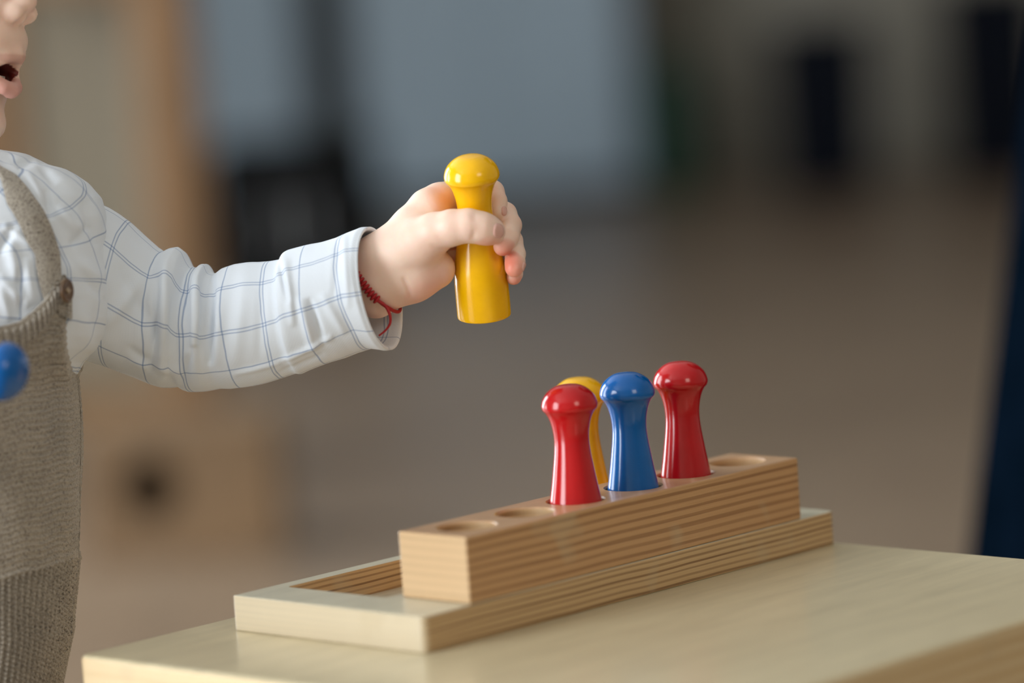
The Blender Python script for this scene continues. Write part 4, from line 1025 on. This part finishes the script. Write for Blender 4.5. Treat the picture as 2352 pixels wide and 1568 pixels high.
# ------------------------------------------------------------------ adult in a long navy skirt at the right edge
DA = 2.2; ar, ad = rx(2352, DA) + .214, DA + .16
adult = empty('person', room(ar, ad, FLOOR_Z)); tag(adult, 'adult in a long dark navy skirt, cut off by the right edge', 'person')
adl = np.array(adult.location)
zz = np.linspace(.10, .98, 120); thh = 2 * PI * np.arange(180) / 180; rows = []
M_SKIRT = speckled('navy_cotton_skirt', srgb(3, 9, 17), srgb(5, 13, 23), 30, .9); M_SKIRT.node_tree.nodes['Principled BSDF'].inputs['Specular IOR Level'].default_value = 0.0
for z in zz:
    R_ = np.interp(z, [.10, .34, .66, .85, .98], [.267, .228, .174, .165, .150]); f_ = (1 - z) * .016
    rr_ = R_ + f_ * (np.sin(thh * 9 + 1 + z * 1.5) + .5 * np.sin(thh * 5 + 2))
    rows.append(np.stack([rr_ * np.cos(thh), rr_ * np.sin(thh) * .9, np.full(180, z)], 1))
rows = np.array(rows); n, m_, _ = rows.shape; idx = np.arange(n * m_).reshape(n, m_); a = idx[:-1]; b = idx[1:]
Fq = np.stack([a, np.roll(a, -1, 1), np.roll(b, -1, 1), b], -1).reshape(-1, 4)
mesh_obj('skirt', rows.reshape(-1, 3) @ np.eye(3) + adl, Fq, M_SKIRT, adult)
q3 = lambda *p: tuple(np.array(p) * 1000)
faceA = np.array([-RGT[0], -RGT[1], 0]) * .8 + np.array([-FWD[0], -FWD[1], 0]) * .6; sideA = np.array([faceA[1], -faceA[0], 0])
def A_(s, f, z): return tuple((sideA * s + faceA * f + np.array([0, 0, z])) * 1000)
aops = [('add', chain([A_(-.06, 0, .95) + (72,), A_(-.07, .01, .5) + (52,), A_(-.08, 0, .08) + (38,)]) + chain([A_(.06, 0, .95) + (72,), A_(.07, .01, .5) + (52,), A_(.08, 0, .08) + (38,)]), 30, 0),
        ('add', chain([A_(-.08, .03, .035) + (34,), A_(-.09, .15, .03) + (26,)]) + chain([A_(.08, .03, .035) + (34,), A_(.09, .15, .03) + (26,)]), 10, 20),
        ('add', chain([A_(0, 0, .95) + (112,), A_(0, 0, 1.15) + (98,), A_(0, 0, 1.32) + (108,)]) + chain([A_(-.14, 0, 1.34) + (55,), A_(.14, 0, 1.34) + (55,)]) + chain([A_(0, 0, 1.35) + (50,), A_(0, .01, 1.48) + (45,)]), 60, 40),
        ('add', [ell(A_(0, .01, 1.60), (76, 86, 110))] , 10, 30), ('add', chain([A_(0, .10, 1.59) + (9,), A_(0, .115, 1.57) + (12,)]), 5, 12)]
for s in (-1, 1):
    aops.append(('add', chain([A_(s * .17, 0, 1.34) + (48,), A_(s * .23, -.02, 1.08) + (38,), A_(s * .10, .16, .98) + (27,)]), 12, 20))
    aops.append(('add', chain([A_(s * .10, .16, .98) + (26,), A_(s * .05, .20, .97) + (26,)]), 8, 12))
    for k in range(4): aops.append(('add', chain([A_(s * .06, .185 + k * .012, .985 - k * .014) + (11,), A_(s * .02, .215 + k * .006, .975 - k * .016) + (9,), A_(s * .0, .20, .955 - k * .016) + (8,)]), 4, 3))
    aops.append(('add', chain([A_(s * .07, .18, .99) + (12,), A_(s * .04, .20, 1.01) + (9,)]), 4, 5))
AV, AF = polygonise(Body(aops), axis_grid([(-340, 9), (340, None)]), axis_grid([(-340, 9), (340, None)]), axis_grid([(-10, 9), (1760, None)]))
AV = relax(AV, AF, 1); AV[:, 2] = AV[:, 2]; AV[:, 2] = np.maximum(AV[:, 2], 2)
for s in (-1, 1):
    hv, hf = polygonise(Body([('add', [ell(A_(s * .085, .10, .03), (52, 52, 34)), ell(A_(s * .09, .17, .026), (46, 46, 28)), ell(A_(s * .08, .03, .035), (42, 42, 38))], 30, 0)]), axis_grid([(-340, 6), (340, None)]), axis_grid([(-340, 6), (340, None)]), axis_grid([(-10, 6), (90, None)]))
    hv[:, 2] = np.maximum(hv[:, 2], 0); mesh_obj('shoe', hv / 1000 + adl, hf, M_BLACK, adult)
ab = mesh_obj('body', AV / 1000 + adl, AF, plain('adult_skin', srgb(205, 160, 134), .5), adult)
TVv = Body([('add', chain([A_(0, 0, .95) + (142,), A_(0, 0, 1.15) + (118,), A_(0, 0, 1.30) + (126,)]) + chain([A_(-.15, 0, 1.335) + (68,), A_(.15, 0, 1.335) + (68,)]), 60, 0), ('add', sum([chain([A_(s * .17, 0, 1.34) + (60,), A_(s * .23, -.02, 1.08) + (50,), A_(s * .13, .12, .995) + (40,)]) for s in (-1, 1)], []), 10, 20)])
BV, BF = polygonise(TVv, axis_grid([(-340, 10), (340, None)]), axis_grid([(-340, 10), (340, None)]), axis_grid([(820, 10), (1440, None)]))
mesh_obj('blouse', BV / 1000 + adl, BF, M_SKIRT, adult)
HVv = Body([('add', [ell(A_(0, -.02, 1.63), (92, 100, 112)), ell(A_(0, -.07, 1.52), (80, 60, 110))], 30, 0), ('sub', [ell(A_(0, .11, 1.57), (85, 85, 105))], 0, 20)])
GV, GF = polygonise(HVv, axis_grid([(-220, 9), (220, None)]), axis_grid([(-220, 9), (220, None)]), axis_grid([(1380, 9), (1780, None)]))
mesh_obj('hair', GV / 1000 + adl, GF, speckled('dark_brown_hair', srgb(40, 28, 20), srgb(66, 46, 32), 200, .5), adult)
print('done')
